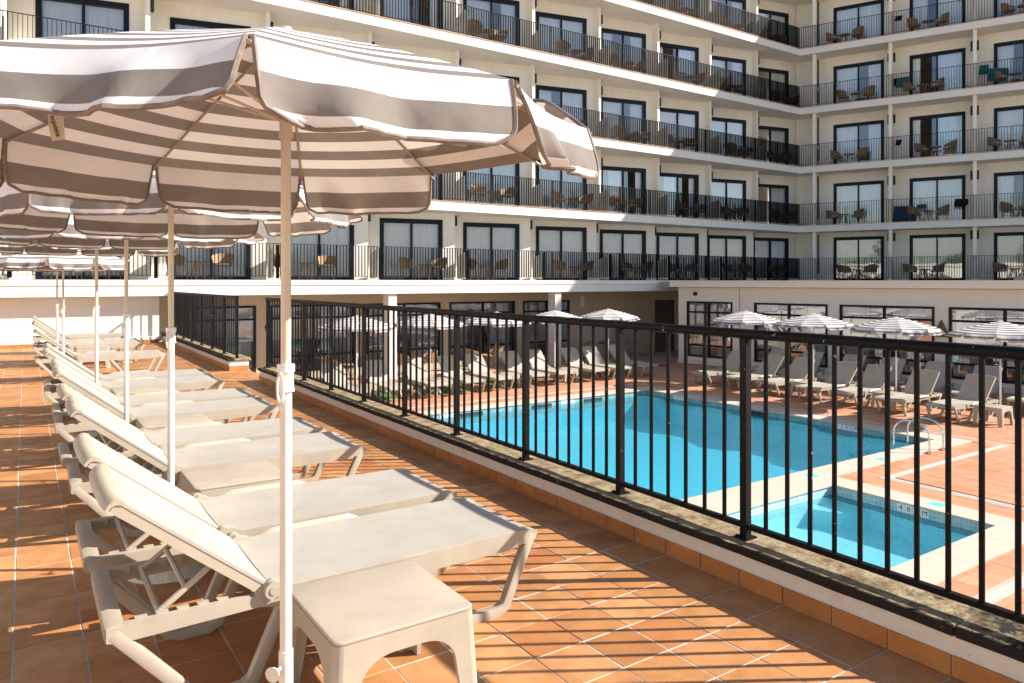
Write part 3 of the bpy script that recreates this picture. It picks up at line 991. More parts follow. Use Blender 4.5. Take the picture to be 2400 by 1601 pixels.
def add_door(owner, M, f, style):
    d = part('sliding_door', FR, M_FRAME, owner)
    d.matrix_local = M
    def sub(name, me, mat, x, v, z, flip=False):
        if name == 'pane': me = (PN1 if owner is left else PN2) if f == 1 else PN
        o = part(name, me, mat, d, loc=(x, v, z))
        if flip: o.scale = (-1, 1, 1)
        return o
    st, mid = 0.14, 0.07
    x1, x2 = st, DW / 2 + mid / 2
    if style == 'openL':       # left leaf slid behind the right one: dark gap
        sub('pane', PN, M_GLASS, x2, 0.02, 0.09)
        sub('pane', PN, M_GLASS, x2 - 0.25, 0.055, 0.09)
        sub('curtain', CUR[0], M_CURT, x2, 0.16, 0.03)
        sub('curtain', CUR[4], M_CURT, x1, 0.16, 0.03)
    elif style == 'openR':
        sub('pane', PN, M_GLASS, x1, 0.02, 0.09)
        sub('pane', PN, M_GLASS, x1 + 0.3, 0.055, 0.09)
        sub('curtain', CUR[1], M_CURT, x1, 0.16, 0.03)
        sub('curtain', CUR[4], M_CURT, DW - st - 0.31, 0.16, 0.03)
    else:
        sub('pane', PN, M_GLASS, x1, 0.02, 0.09)
        sub('pane', PN, M_GLASS, x2, 0.02, 0.09)
        if style == 'closed':
            sub('curtain', CUR[0], M_CURT, x1 - 0.02, 0.125, 0.03); sub('curtain', CUR[1], M_CURT, x2 - 0.03, 0.14, 0.03)
        elif style == 'gapR':
            sub('curtain', CUR[0], M_CURT, x1, 0.15, 0.03); sub('curtain', CUR[2], M_CURT, x2 + 0.40, 0.16, 0.03)
        elif style == 'gapL':
            sub('curtain', CUR[3], M_CURT, x1, 0.15, 0.03); sub('curtain', CUR[1], M_CURT, x2 - .03, 0.16, 0.03)
        elif style == 'half':
            sub('curtain', CUR[2], M_CURT, x1 - 0.01, 0.15, 0.03); sub('curtain', CUR[2], M_CURT, x2 + 0.42, 0.16, 0.03)
    return d

# fins, dividers and lamps
b = MB(); b.box(0, 0.12, 22.95 - 23.0, 24.1 - 23.0, 0, 2.955 - TH - 0.002); FIN = b.mesh('partition_fin', 0)
def divider_mesh():
    b = MB()
    b.prism([(22.44, 0.03), (22.95, 0.03), (22.95, 0.86), (22.44, 0.98)], 0.03, 0.09, 'x')
    return b.mesh('privacy_divider', 0)
DIVM = divider_mesh()
b = MB(); b.box(0, 0.10, 0, 0.04, 0.03, 1.06); DPM = b.mesh('divider_post', 0)
b = MB(); b.box(0, 0.10, -0.07, 0.07, 0, 0.36); b.bevel(0.02, 2); LAMP = b.mesh('wall_lamp')
styles_l = ['closed', 'gapR', 'closed', 'gapL', 'half', 'closed', 'openR']
KMIN, KMAX = -6, 4
FURN = []
for f in range(1, 6):
    zf = F0[f - 1]
    hs = F0[f] - TH - zf
    wall = MB()
    for k in range(KMIN, KMAX + 1):
        M = bay_matrix(k)
        L1 = LB
        if f == 1: pass
        wall.box(-0.02, D0, 0, 0.25, zf + 0.001, zf + hs - .001, M)
        wall.box(D1, L1, 0, 0.25, zf + 0.001, zf + hs - .001, M)
        wall.box(D0, D1, 0, 0.25, zf + DH, zf + hs - .001, M)
        if f == 1:
            # stepped pier end
            wall.box(L1, L1 + 0.02, 0.0, 0.75, zf + 0.001, zf + hs - .001, M)
        kmn = {1: -6, 2: -5, 3: -5, 4: -3, 5: 0}[f]
        if k >= kmn:
            sty = styles_l[(k * 5 + f * 3 + k * k) % 7]
            if f == 1: sty = 'closed'
            if (f, k) in ((4, 2), (2, 1), (4, 4), (3, 4)): sty = 'openL'
            if (f, k) == (2, 4): sty = 'openL'
            if (f, k) == (2, 1): sty = 'openR'
            if (f, k) in ((3, 4),): sty = 'openL'
            if (f, k) in ((2, -1), (2, 0)): sty = 'closed'
            if (f, k) == (3, 0): sty = 'gapL'
            add_door(left, M @ Matrix.Translation((D0, 0, zf + 0.002)), f, sty)
            FURN.append((f, k))
    part('balcony_wall', wall, M_WALL, left, smooth=0)
    m = MB(); m.box(XL, 36.0, 27.0, 27.2, zf, zf + hs); 
    part('room_interior', m, M_ROOM, left, smooth=0)
    for k in range(KMIN, KMAX + 1):
        if f > 1:
            part('partition_fin', FIN, M_WALL, left, loc=(XF(k), 23.0, zf + 0.001))
            part('wall_lamp', LAMP, M_DARK, left, loc=(XF(k) + 0.1205, 23.02, zf + 1.98))
        else:
            part('wall_lamp', LAMP, M_DARK, left, loc=(XF(k) + 0.085, 23.27, zf + 1.98))
        part('privacy_divider', DIVM, M_WALL, left, loc=(XF(k), 0, zf))
        if f == 1: part('divider_post', DPM, M_RAIL, left, loc=(XF(k) + 0.15, 22.42, zf), smooth=0)
# last piece of wall at the inner corner
m = MB()
for f in range(1, 6):
    zf = F0[f - 1]; hs = F0[f] - TH - zf
    m.box(XF(5) + 0.05, XF(5) + 0.15, 23.2, 24.5, zf + 0.001, zf + hs - 0.001)
part('corner_wall', m, M_WALL, left, smooth=0)

def bar_railing(owner, L, z, M, x0=0.0):
    b = MB(); b.box(x0, L, -0.022, 0.022, z + 1.065, z + 1.08, M); b.box(x0, L, -0.014, 0.014, z + 0.075, z + 0.09, M)
    rl = part('balcony_railing', b, M_RAIL, owner, smooth=0)
    b = MB()
    n = int((L - x0) / 1.6825)
    for i in range(n + 1):
        x = x0 + i * (L - x0) / n
        b.box(x - 0.008, x + 0.008, -0.024, 0.024, z + 0.01, z + 1.064, M)
    part('rail_posts', b, M_RAIL, rl, smooth=0, kind='stuff')
    b = MB()
    n = int((L - x0) / 0.105)
    for i in range(1, n):
        x = x0 + i * (L - x0) / n
        b.box(x - 0.0075, x + 0.0075, -0.028, 0.028, z + 0.091, z + 1.064, M)
    part('balusters', b, M_RAIL, rl, smooth=0, kind='stuff')
Ml = Matrix(((1, 0, 0, 0), (0, 1, 0, YF + 0.085), (0, 0, 1, 0), (0, 0, 0, 1)))
Mrr = Mr @ Matrix.Translation((0, 0.085, 0))
for f in range(1, 6):
    x0 = {1: -9.0, 2: -9.0, 3: -9.0, 4: -4.0, 5: 8.0}[f]
    bar_railing(left, Cc.x + 0.04, F0[f - 1] + 0.026, Ml, x0)
    bar_railing(right, 14.0, F0[f - 1] + 0.026, Mrr, 0.045)

# first floor edge of the left wing: fascia with fixings, kerb band above
fas = MB()
fas.box(XL, 24.2, YF - 0.02, YF + 0.25, 1.30, 1.595)
fas.box(XL, 24.2, YF - 0.05, YF + 0.25, 1.596, 1.625)
fas.box(XL, 24.2, YF + 0.03, YF + 0.25, 1.626, 1.745)
part('fascia', fas, M_SLAB, left, smooth=0)
m = MB(); m.prism([(XL, YF + 0.251), (Cc.x, Cc.y + 0.251), (Cc.x + mitre.x * DEP, Cc.y + DEP), (XL, YF + DEP)], 1.302, 1.757, 'z')
part('floor_slab', m, M_SLAB, left, smooth=0)
m = MB()
m.prism([tuple(Cc), tuple(Cc + wv * ulen), tuple(Cc + wv * ulen + nb * DEP), (Cc.x + mitre.x * DEP, Cc.y + DEP)], 1.3, 1.757, 'z')
part('floor_slab', m, M_SLAB, right, smooth=0)
m = MB()
for i in range(60):
    x = -8.3 + i * 0.52
    if x > 19.2: break
    m.cyl(0, 0, 0, 0.012, 0.016, 8, M=Matrix.Translation((x, YF - 0.02, 1.46)) @ Matrix.Rotation(R(90), 4, 'X'))
part('fixing_studs', m, M_GRATE, left)

# right wing walls, pillars, doors
PU = [0.56 + 3.38 * i for i in range(9)]
b = MB(); b.box(0, 0.15, 0.13, 1.2, 0, 2.955 - TH - 0.002); PIL = b.mesh('pillar', 0)
b = MB(); b.box(0, 0.15, 0.13, 1.2, 0, F0[1] - TH - F0[0] - 0.002); PIL1 = b.mesh('pillar', 0)
b = MB(); b.box(0, 0.09, -0.10, 0.10, 0, 0.40); b.bevel(0.02, 2); LAMP2 = b.mesh('wall_lamp')
Md = Matrix.Translation((0, 1.2, 0))
sty_r = {(1, 0): 'closed', (1, 1): 'closed', (1, 2): 'closed', (2, 0): 'closed', (2, 1): 'closed', (2, 2): 'gapL', (3, 0): 'gapR', (3, 1): 'openL', (3, 2): 'closed',
         (4, 0): 'gapR', (4, 1): 'openL', (4, 2): 'gapL', (5, 0): 'closed', (5, 1): 'gapL', (5, 2): 'closed'}
for f in range(1, 6):
    zf = F0[f - 1]; hs = F0[f] - TH - zf
    w = MB()
    prev = -0.42
    for i, u in enumerate(PU):
        if i < 8:
            d0 = u + 0.82
            w.box(prev, d0, 1.2, 1.45, zf + 0.001, zf + hs - 0.001, Mr)
            w.box(d0, d0 + DW, 1.2, 1.45, zf + DH, zf + hs - 0.001, Mr)
            if i < 4:
                add_door(right, Mr @ Matrix.Translation((d0, 1.2, zf + 0.002)), f, sty_r.get((f, i), 'closed'))
            prev = d0 + DW
        if i < 5:
            o = part('pillar', PIL if f > 1 else PIL1, M_WALL, right)
            o.matrix_local = Mr @ Matrix.Translation((u, 0, zf + 0.001))
            if i > 0:
                for s_ in (-0.0905, 0.1505):
                    o = part('wall_lamp', LAMP2, M_DARK, right)
                    o.matrix_local = Mr @ Matrix.Translation((u + s_, 0.75, zf + 1.88))
    w.box(prev, ulen, 1.2, 1.45, zf + 0.001, zf + hs - 0.001, Mr)
    part('balcony_wall', w, M_WALL, right, smooth=0)
    b = MB(); b.box(PU[0] + 0.1505, PU[0] + 0.17, 0.55, 1.0, zf + 0.35, zf + hs - 0.12, Mr)
    part('shutter_panel', b, M_DARK, right, smooth=0)
    m = MB(); m.box(0, ulen, 5.0, 5.2, zf, zf + hs, Mr)
    part('room_interior', m, M_ROOM, right, smooth=0)
m = MB(); m.box(ulen - 0.2, ulen, 1.2, DEP, 1.76, 16.0, Mr)
part('end_wall', m, M_WALL, right, smooth=0)

# ------------------------------------------------------------------ portico under the left wing
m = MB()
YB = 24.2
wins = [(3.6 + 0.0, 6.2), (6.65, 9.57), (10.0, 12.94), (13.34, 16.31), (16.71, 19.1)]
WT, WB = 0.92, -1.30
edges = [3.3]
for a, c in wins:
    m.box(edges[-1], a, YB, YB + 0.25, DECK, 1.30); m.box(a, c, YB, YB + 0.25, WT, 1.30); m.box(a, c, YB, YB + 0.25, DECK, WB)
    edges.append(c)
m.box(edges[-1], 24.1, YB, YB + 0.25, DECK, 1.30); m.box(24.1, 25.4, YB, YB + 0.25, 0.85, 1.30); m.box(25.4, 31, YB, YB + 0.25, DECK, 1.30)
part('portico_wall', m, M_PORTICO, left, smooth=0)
m = MB(); m.box(3.0, 26, 29.5, 29.7, DECK, 1.3)
part('room_interior', m, M_ROOM, left, smooth=0)
b = MB(); b.box(24.1, 25.4, YB + 0.05, YB + 0.12, DECK, 0.85)
part('service_door', b, M_DARK, left, smooth=0)

def window(owner, M, w, z0, z1, cols, rows, mat_g, curtain=True, seed=0):
    fw = 0.07
    b = MB()
    b.box(0, fw, -0.03, 0.07, z0, z1, M); b.box(w - fw, w, -0.03, 0.07, z0, z1, M)
    b.box(fw, w - fw, -0.03, 0.07, z1 - fw, z1, M); b.box(fw, w - fw, -0.03, 0.07, z0, z0 + fw, M)
    for c in cols: b.box(c * w - 0.04, c * w + 0.04, -0.026, 0.066, z0 + fw, z1 - fw, M)
    xs_ = [fw] + [c * w for c in cols] + [w - fw]
    for r_ in rows:
        for a, e in zip(xs_[:-1], xs_[1:]):
            a2 = a + (0.04 if a != fw else 0); e2 = e - (0.04 if e != w - fw else 0)
            b.box(a2, e2, -0.022, 0.062, r_ - 0.035, r_ + 0.035, M)
    fr = part('window', b, M_FRAME, owner, smooth=0)
    zs = [z0 + fw] + sorted(rows) + [z1 - fw]
    for a, e in zip(xs_[:-1], xs_[1:]):
        for p, q in zip(zs[:-1], zs[1:]):
            b = MB(); b.face([M @ Vector(c_) for c_ in ((a, 0.02, p), (e, 0.02, p), (e, 0.02, q), (a, 0.02, q))])
            part('pane', b, mat_g, fr, smooth=0, recalc=False)
    if curtain:
        rr = random.Random(seed)
        for (a, e) in ((0.05, w * 0.30), (w * 0.62, w * 0.97)):
            cm = curtain_mesh(e - a, z1 - z0 - 0.05, seed * 7 + 3)
            cm.transform(M @ Matrix.Translation((a, 0.22, z0 + 0.02)))
            part('curtain', cm, M_CURT, fr)
    return fr
for i, (a, c) in enumerate(wins):
    window(left, Matrix.Translation((a, YB, 0)), c - a, WB, WT, [0.5], [0.48, -0.78], M_GLASS2, True, i + 1)
# portico pillars
for x in (3.35 + 0.0, 10.02, 16.95):
    if x < 4: continue
    b = MB(); b.box(x, x + 0.30, YF + 0.06, YF + 0.50, DECK, 1.30)
    part('portico_column', b, M_WHITE, left, smooth=0)
# end wall of the terrace
m = MB(); m.box(-14, 3.15, 22.72, 22.95, -0.01, 1.30); 
part('terrace_end_wall', m, M_WHITE, left, smooth=0)
m = MB(); m.box(-14, 3.12, 22.46, 22.72, 0.0, 0.16)
lg = part('wall_ledge', m, M_WHITE, left, smooth=0)
b = MB()
for j in range(40):
    x1 = 3.1 - j * P_
    if x1 - P_ < -6: break
    b.box(x1 - P_ + .004, x1 - .004, 22.448, 22.459, 0.001, 0.088)
part('skirting_tiles', b, M_SKIRT, lg, smooth=0)

# portico sign, lamp
b = MB(); b.box(-0.45, 0.45, -0.02, 0, -0.14, 0.14)
sg = part('wall_sign', b, M_DARK, None, smooth=0, loc=(21.2, YB - 0.003, 0.33))
tag(sg, 'small dark sign with a pale disc on the portico wall', 'sign')
b = MB(); b.cyl(0, 0, 0, 0.01, 0.07, 16, M=Matrix.Translation((0.28, -0.02, 0)) @ Matrix.Rotation(R(90), 4, 'X'))
part('disc', b, M_GRATE, sg)
b = MB(); b.box(-0.45, 0.45, -0.02, 0, -0.05, 0.05)
tag(part('wall_sign', b, M_SIGNBLUE, None, smooth=0, loc=(21.2, YB - 0.003, -0.98 + 0.02)), 'narrow blue sign strip low on the portico wall behind a parasol', 'sign')
b = MB(); b.box(-0.08, 0.08, -0.09, 0, -0.25, 0.25); b.bevel(0.02, 2)
tag(part('portico_lamp', b, M_WHITE, None, loc=(19.75, YB - 0.003, 0.86)), 'pale box lamp high on the portico wall right of the column', 'wall lamp')

# ------------------------------------------------------------------ pavilion on the right
G = Vector((21.9, 20.4)); dv = Vector((0.171, -0.985)).normalized(); db = Vector((0.985, 0.171)).normalized()
Mp = Matrix(((dv.x, db.x, 0, G.x), (dv.y, db.y, 0, G.y), (0, 0, 1, 0), (0, 0, 0, 1)))
pav = thing('pool_pavilion', 'flat roofed pavilion with dark framed windows behind the right-hand loungers', 'pavilion', (0, 0, 0))
s_ = 1.048
PW_ = [(0.16 * s_, 2.06 * s_), (2.91 * s_, 5.49 * s_), (5.88 * s_, 8.64 * s_), (9.02 * s_, 11.85 * s_), (12.3 * s_, 15.0 * s_)]
PT, PB = 0.92, -1.26
m = MB(); prev = -0.23
for a, c in PW_:
    m.box(prev, a, 0, 0.25, DECK, 1.47, Mp); m.box(a, c, 0, 0.25, PT, 1.47, Mp); m.box(a, c, 0, 0.25, DECK, PB, Mp)
    prev = c
m.box(prev, 19.0, 0, 0.25, DECK, 1.47, Mp)
m.box(-0.23, 0.0, 0.25, 6.0, DECK, 1.47, Mp)
part('wall', m, M_PAV, pav, smooth=0)
m = MB(); m.box(-0.24, 19, -0.04, -0.001, DECK, DECK + 0.16, Mp)
part('base_board', m, M_WHITE, pav, smooth=0)
m = MB(); m.box(-0.3, 19, 4.5, 4.7, DECK, 1.4, Mp)
part('room_interior', m, M_ROOM, pav, smooth=0)
for i, (a, c) in enumerate(PW_):
    window(pav, Mp @ Matrix.Translation((a, 0, 0)), c - a, PB, PT, [0.49], [0.50, -0.80], M_GLASS2, True, 20 + i)
# roof: fascia along the front, plate behind up to the wings
m = MB(); m.box(-0.45, 19.3, -0.30, 0.0, 1.49, 1.70, Mp); m.box(-0.45, 19.3, -0.34, 0.02, 1.70, 1.735, Mp)
part('roof_fascia', m, M_PAV, pav, smooth=0)
m = MB()
q = [Mp @ Vector(p) for p in ((-0.40, 0.0, 0), (19.3, 0.0, 0))]
e1 = Cc + wv * 19
m.prism([(q[0].x, q[0].y), (q[1].x, q[1].y), (e1.x - 0.03, e1.y), (Cc.x - 0.05, Cc.y - 0.03), (q[0].x + 0.6, YF - 0.06)], 1.475, 1.69, 'z')
part('roof', m, M_ROOF, pav, smooth=0)
b = MB(); b.box(10.6, 14.6, 2.5, 3.4, 1.69, 1.86, Mp)
part('roof_curb', b, M_ROOF, pav, smooth=0)
b = MB(); b.box(2.45, 2.462, -0.006, -0.001, DECK + .17, 1.48, Mp)
part('expansion_joint', b, M_DARK, pav, smooth=0)
# triangular lamp between windows, camera
b = MB()
Mt = Mp @ Matrix.Translation((8.83 * s_, -0.001, 0.22))
b.prism([(-0.24, -0.22), (0.24, -0.22), (0.0, 0.30)], -0.10, 0.0, 'y', Mt); b.bevel(0.012, 1)
tag(part('wall_lamp', b, M_BARK), 'dark triangular wall lamp between two pavilion windows', 'wall lamp')
b = MB(); b.cyl(0, 0, 0, 0.10, 0.09, 14, 0.06, M=Mp @ Matrix.Translation((0.55, 0, 1.22)) @ Matrix.Rotation(R(90), 4, 'X'))
tag(part('security_camera', b, M_DARK), 'small round black camera on the pavilion wall above the first window', 'camera')

# ------------------------------------------------------------------ sun lounger
HX, HZ = 0.60, 0.40
def build_lounger(label, loc, rotz, angle=38.6, group=None):
    t = thing('sun_lounger', label, 'sun lounger', loc, rotz, group)
    W = 0.68
    for y0, y1 in ((0.0, 0.042), (W - 0.042, W)):
        b = MB()
        b.prism([(0.0, 0.40), (0.0, 0.345), (0.04, 0.335), (0.56, 0.345), (0.70, 0.315), (1.80, 0.325), (1.93, 0.345), (1.985, 0.375), (1.985, 0.392),
                 (1.955, 0.408), (1.88, 0.412), (0.70, 0.408), (0.655, 0.432), (0.615, 0.442), (0.575, 0.425), (0.545, 0.392)], y0, y1)
        b.bevel(0.008, 2)
        part('side_rail', b, M_PLASTIC, t)
        ya, yb = y0 - 0.002, y1 + 0.002
        for pts in (((0.02, 0.375), (0.31, 0.045), (0.36, 0.022), (0.49, 0.022), (0.535, 0.045), (0.665, 0.335)),
                    ((1.10, 0.335), (1.325, 0.045), (1.37, 0.022), (1.745, 0.022), (1.79, 0.045), (1.88, 0.24), (1.955, 0.385))):
            b = MB(); b.strip(list(pts), 0.05, ya, yb); b.bevel(0.007, 2)
            part('leg', b, M_PLASTIC, t)
        b = MB()
        yc = -0.012 if y0 == 0 else W + 0.012
        b.cyl(0, 0, -0.02, 0.02, 0.036, 20, M=Matrix.Translation((HX + 0.01, yc, HZ + 0.012)) @ Matrix.Rotation(R(90), 4, 'X'))
        b.cyl(0, 0, -0.024, 0.024, 0.017, 16, M=Matrix.Translation((HX + 0.01, yc, HZ + 0.012)) @ Matrix.Rotation(R(90), 4, 'X'))
        b.bevel(0.003, 1)
        part('hinge', b, M_PLASTIC, t)
    b = MB(); b.prism([(-0.006, 0.352), (0.045, 0.345), (0.068, 0.362), (0.062, 0.398), (0.02, 0.406), (-0.004, 0.398)], 0.005, W - 0.005); b.bevel(0.009, 3)
    part('head_bar', b, M_PLASTIC, t)
    b = MB()
    b.box(1.90, 1.98, 0.03, W - 0.03, 0.345, 0.388); b.box(1.25, 1.29, 0.03, W - .03, 0.335, 0.375); b.box(0.64, 0.68, 0.03, W - .03, 0.335, 0.375)
    b.bevel(0.01, 2)
    part('cross_bar', b, M_PLASTIC, t)
    # toothed rack inside each rail
    for yy in (0.042, W - 0.062):
        b = MB()
        for k in range(5):
            x = 0.10 + 0.075 * k
            b.prism([(x, 0.402), (x + 0.045, 0.402), (x + 0.045, 0.36)], yy, yy + 0.02)
        part('ratchet_teeth', b, M_PLASTIC, t)
    # seat sling
    def seat(u, v):
        x = 0.612 + u * 1.363
        k0 = max(0, 1 - u / 0.10)
        z = 0.4145 + 0.006 * k0 ** 2 - 0.012 * math.sin(PI * v) * (1 - u ** 6) * (1 - 0.5 * k0) - 0.05 * max(0, (u - 0.93) / 0.07) ** 2
        return (x, 0.004 + v * (W - 0.008), z)
    b = MB(); b.grid(seat, 26, 10)
    ret = bmesh.ops.extrude_face_region(b.bm, geom=list(b.bm.faces))
    for v in ret['geom']:
        if isinstance(v, bmesh.types.BMVert): v.co.z -= 0.011
    part('seat_sling', b, M_SLING, t)
    # grip ridge on the far side
    b = MB()
    b.grid(lambda u, v: (0.72 + 0.58 * u, W - 0.01 + 0.05 * v, 0.395 + 0.042 * math.sin(PI * v) * min(1, 7 * (1 - u), 5 * u + 0.3)), 20, 8)
    part('side_grip', b, M_PLASTIC, t)
    # backrest, in its own tilted frame: s along it, n up from it
    th = R(angle)
    Mb = Matrix(((-math.cos(th), 0, math.sin(th), HX), (0, 1, 0, 0), (math.sin(th), 0, math.cos(th), HZ), (0, 0, 0, 1)))
    b = MB()
    b.box(-0.01, 0.73, 0.016, 0.056, -0.030, 0.018, Mb); b.box(-0.01, 0.73, W - 0.056, W - 0.016, -0.030, 0.018, Mb)
    b.box(0.30, 0.34, 0.056, W - 0.056, -0.024, 0.008, Mb); b.box(-0.01, 0.03, 0.056, W - 0.056, -0.024, 0.01, Mb)
    b.bevel(0.006, 2)
    back = part('backrest', b, M_PLASTIC, t)
    def bs(u, v):
        s = -0.004 + 0.724 * u
        n = 0.022 - 0.016 * math.sin(PI * v) * math.sin(PI * min(1, 0.15 + u))
        
        return Mb @ Vector((s, 0.013 + v * (W - 0.026), n))
    b = MB(); b.grid(bs, 14, 10)
    ret = bmesh.ops.extrude_face_region(b.bm, geom=list(b.bm.faces))
    off = Mb.to_3x3() @ Vector((0, 0, -0.012))
    for v in ret['geom']:
        if isinstance(v, bmesh.types.BMVert): v.co += off
    part('back_sling', b, M_SLING, back)
    b = MB()
    prof = [(0.712, 0.026), (0.735, 0.026), (0.748, 0.021), (0.757, 0.008), (0.760, -0.012), (0.757, -0.034), (0.745, -0.034), (0.745, -0.014), (0.740, 0.000), (0.728, 0.008), (0.712, 0.012)]
    ny = 12
    rings = []
    for j in range(ny + 1):
        y = 0.010 + (W - 0.020) * j / ny
        q = abs(2 * j / ny - 1)
        bow = 0.018 * (1 - q ** 2.2) - (0.010 if j in (0, ny) else 0)
        rings.append([b.bm.verts.new(Mb @ Vector((p[0] + bow * (1 if p[0] > 0.72 else 0.5), y, p[1]))) for p in prof])
    for j in range(ny):
        for i in range(len(prof)):
            k2 = (i + 1) % len(prof)
            b.bm.faces.new([rings[j][i], rings[j][k2], rings[j + 1][k2], rings[j + 1][i]])
    b.bm.faces.new(rings[0]); b.bm.faces.new(rings[-1][::-1])
    part('end_cap', b, M_PLASTIC, back, smooth=50)
    # prop frame
    b = MB()
    xt = HX - 0.27 * math.cos(th); zt2 = HZ + 0.27 * math.sin(th) - 0.036
    for y in (0.085, W - 0.085):
        b.tube([(xt, y, zt2), (0.19, y, 0.388)], 0.0135, 8)
    b.tube([(0.19, 0.045, 0.388), (0.19, W - 0.045, 0.388)], 0.0135, 8)
    b.tube([(0.5 * xt + 0.095, 0.085, (zt2 + 0.388) / 2), (0.5 * xt + 0.095, W - 0.085, (zt2 + 0.388) / 2)], 0.012, 8)
    part('prop_frame', b, M_PLASTIC, t)
    return t

# ------------------------------------------------------------------ side table
def build_table(label, loc, group=None):
    t = thing('side_table', label, 'side table', loc, 0, group)
    W, H = 0.575, 0.42
    b = MB()
    b.box(0, W, 0, W, H - 0.016, H)
    for v in b.bm.verts:
        pass
    # round vertical corners then soften the rim
    ve = [e for e in b.bm.edges if abs((e.verts[0].co - e.verts[1].co).z) > 0.012]
    bmesh.ops.bevel(b.bm, geom=ve, offset=0.035, segments=4, profile=0.5, affect='EDGES')
    b.bevel(0.007, 3, 50)
    part('table_top', b, M_PLASTIC, t)
    # each leg is an L of two half aprons with a curved underside, splayed a little
    c = W / 2
    def half(sgn):
        # profile in (x,z): from corner outwards to the middle of the side
        pts = [(0.034, H - 0.0155), (c + 0.0005, H - 0.0155), (c + 0.0005, H - 0.085)]
        for k in range(9):
            a = PI / 2 * k / 8
            pts.append((c - 0.06 - (c - 0.06 - 0.10) * math.sin(a) * 1.0, H - 0.085 - 0.10 * (1 - math.cos(a))))
        pts += [(0.078, 0.0), (0.034, 0.0)]
        return pts
    for ix in (0, 1):
        for iy in (0, 1):
            b = MB()
            pr = half(1)
            for poly_axis in ('y', 'x'):
                pl = [(p[0], p[1]) for p in pr]
                if (poly_axis == 'y' and ix == 1) or (poly_axis == 'x' and iy == 1):
                    pl = [(W - p[0], p[1]) for p in pl]
                a0 = (0.0 if (iy if poly_axis == 'y' else ix) == 0 else W - 0.02)
                b.prism(pl, a0, a0 + 0.02, poly_axis)
            cx_, cy_ = (0.035 if ix == 0 else W - 0.035), (0.035 if iy == 0 else W - 0.035)
            a0 = {(0, 0): PI, (1, 0): 1.5 * PI, (1, 1): 0.0, (0, 1): 0.5 * PI}[(ix, iy)]
            arc = [(cx_ + 0.035 * math.cos(a0 + PI / 2 * k / 5), cy_ + 0.035 * math.sin(a0 + PI / 2 * k / 5)) for k in range(6)]
            arc += [(cx_ + 0.015 * math.cos(a0 + PI / 2 * k / 5), cy_ + 0.015 * math.sin(a0 + PI / 2 * k / 5)) for k in range(5, -1, -1)]
            b.prism(arc, 0.0, H - 0.0155, 'z')
            for v in b.bm.verts:
                k = (H - 0.03 - v.co.z) * 0.055
                if k > 0:
                    v.co.x += k * (1 if v.co.x > c else -1) if abs(v.co.x - c) > 0.09 else 0
                    v.co.y += k * (1 if v.co.y > c else -1) if abs(v.co.y - c) > 0.09 else 0
            part('leg', b, M_PLASTIC, t, smooth=35)
    return t

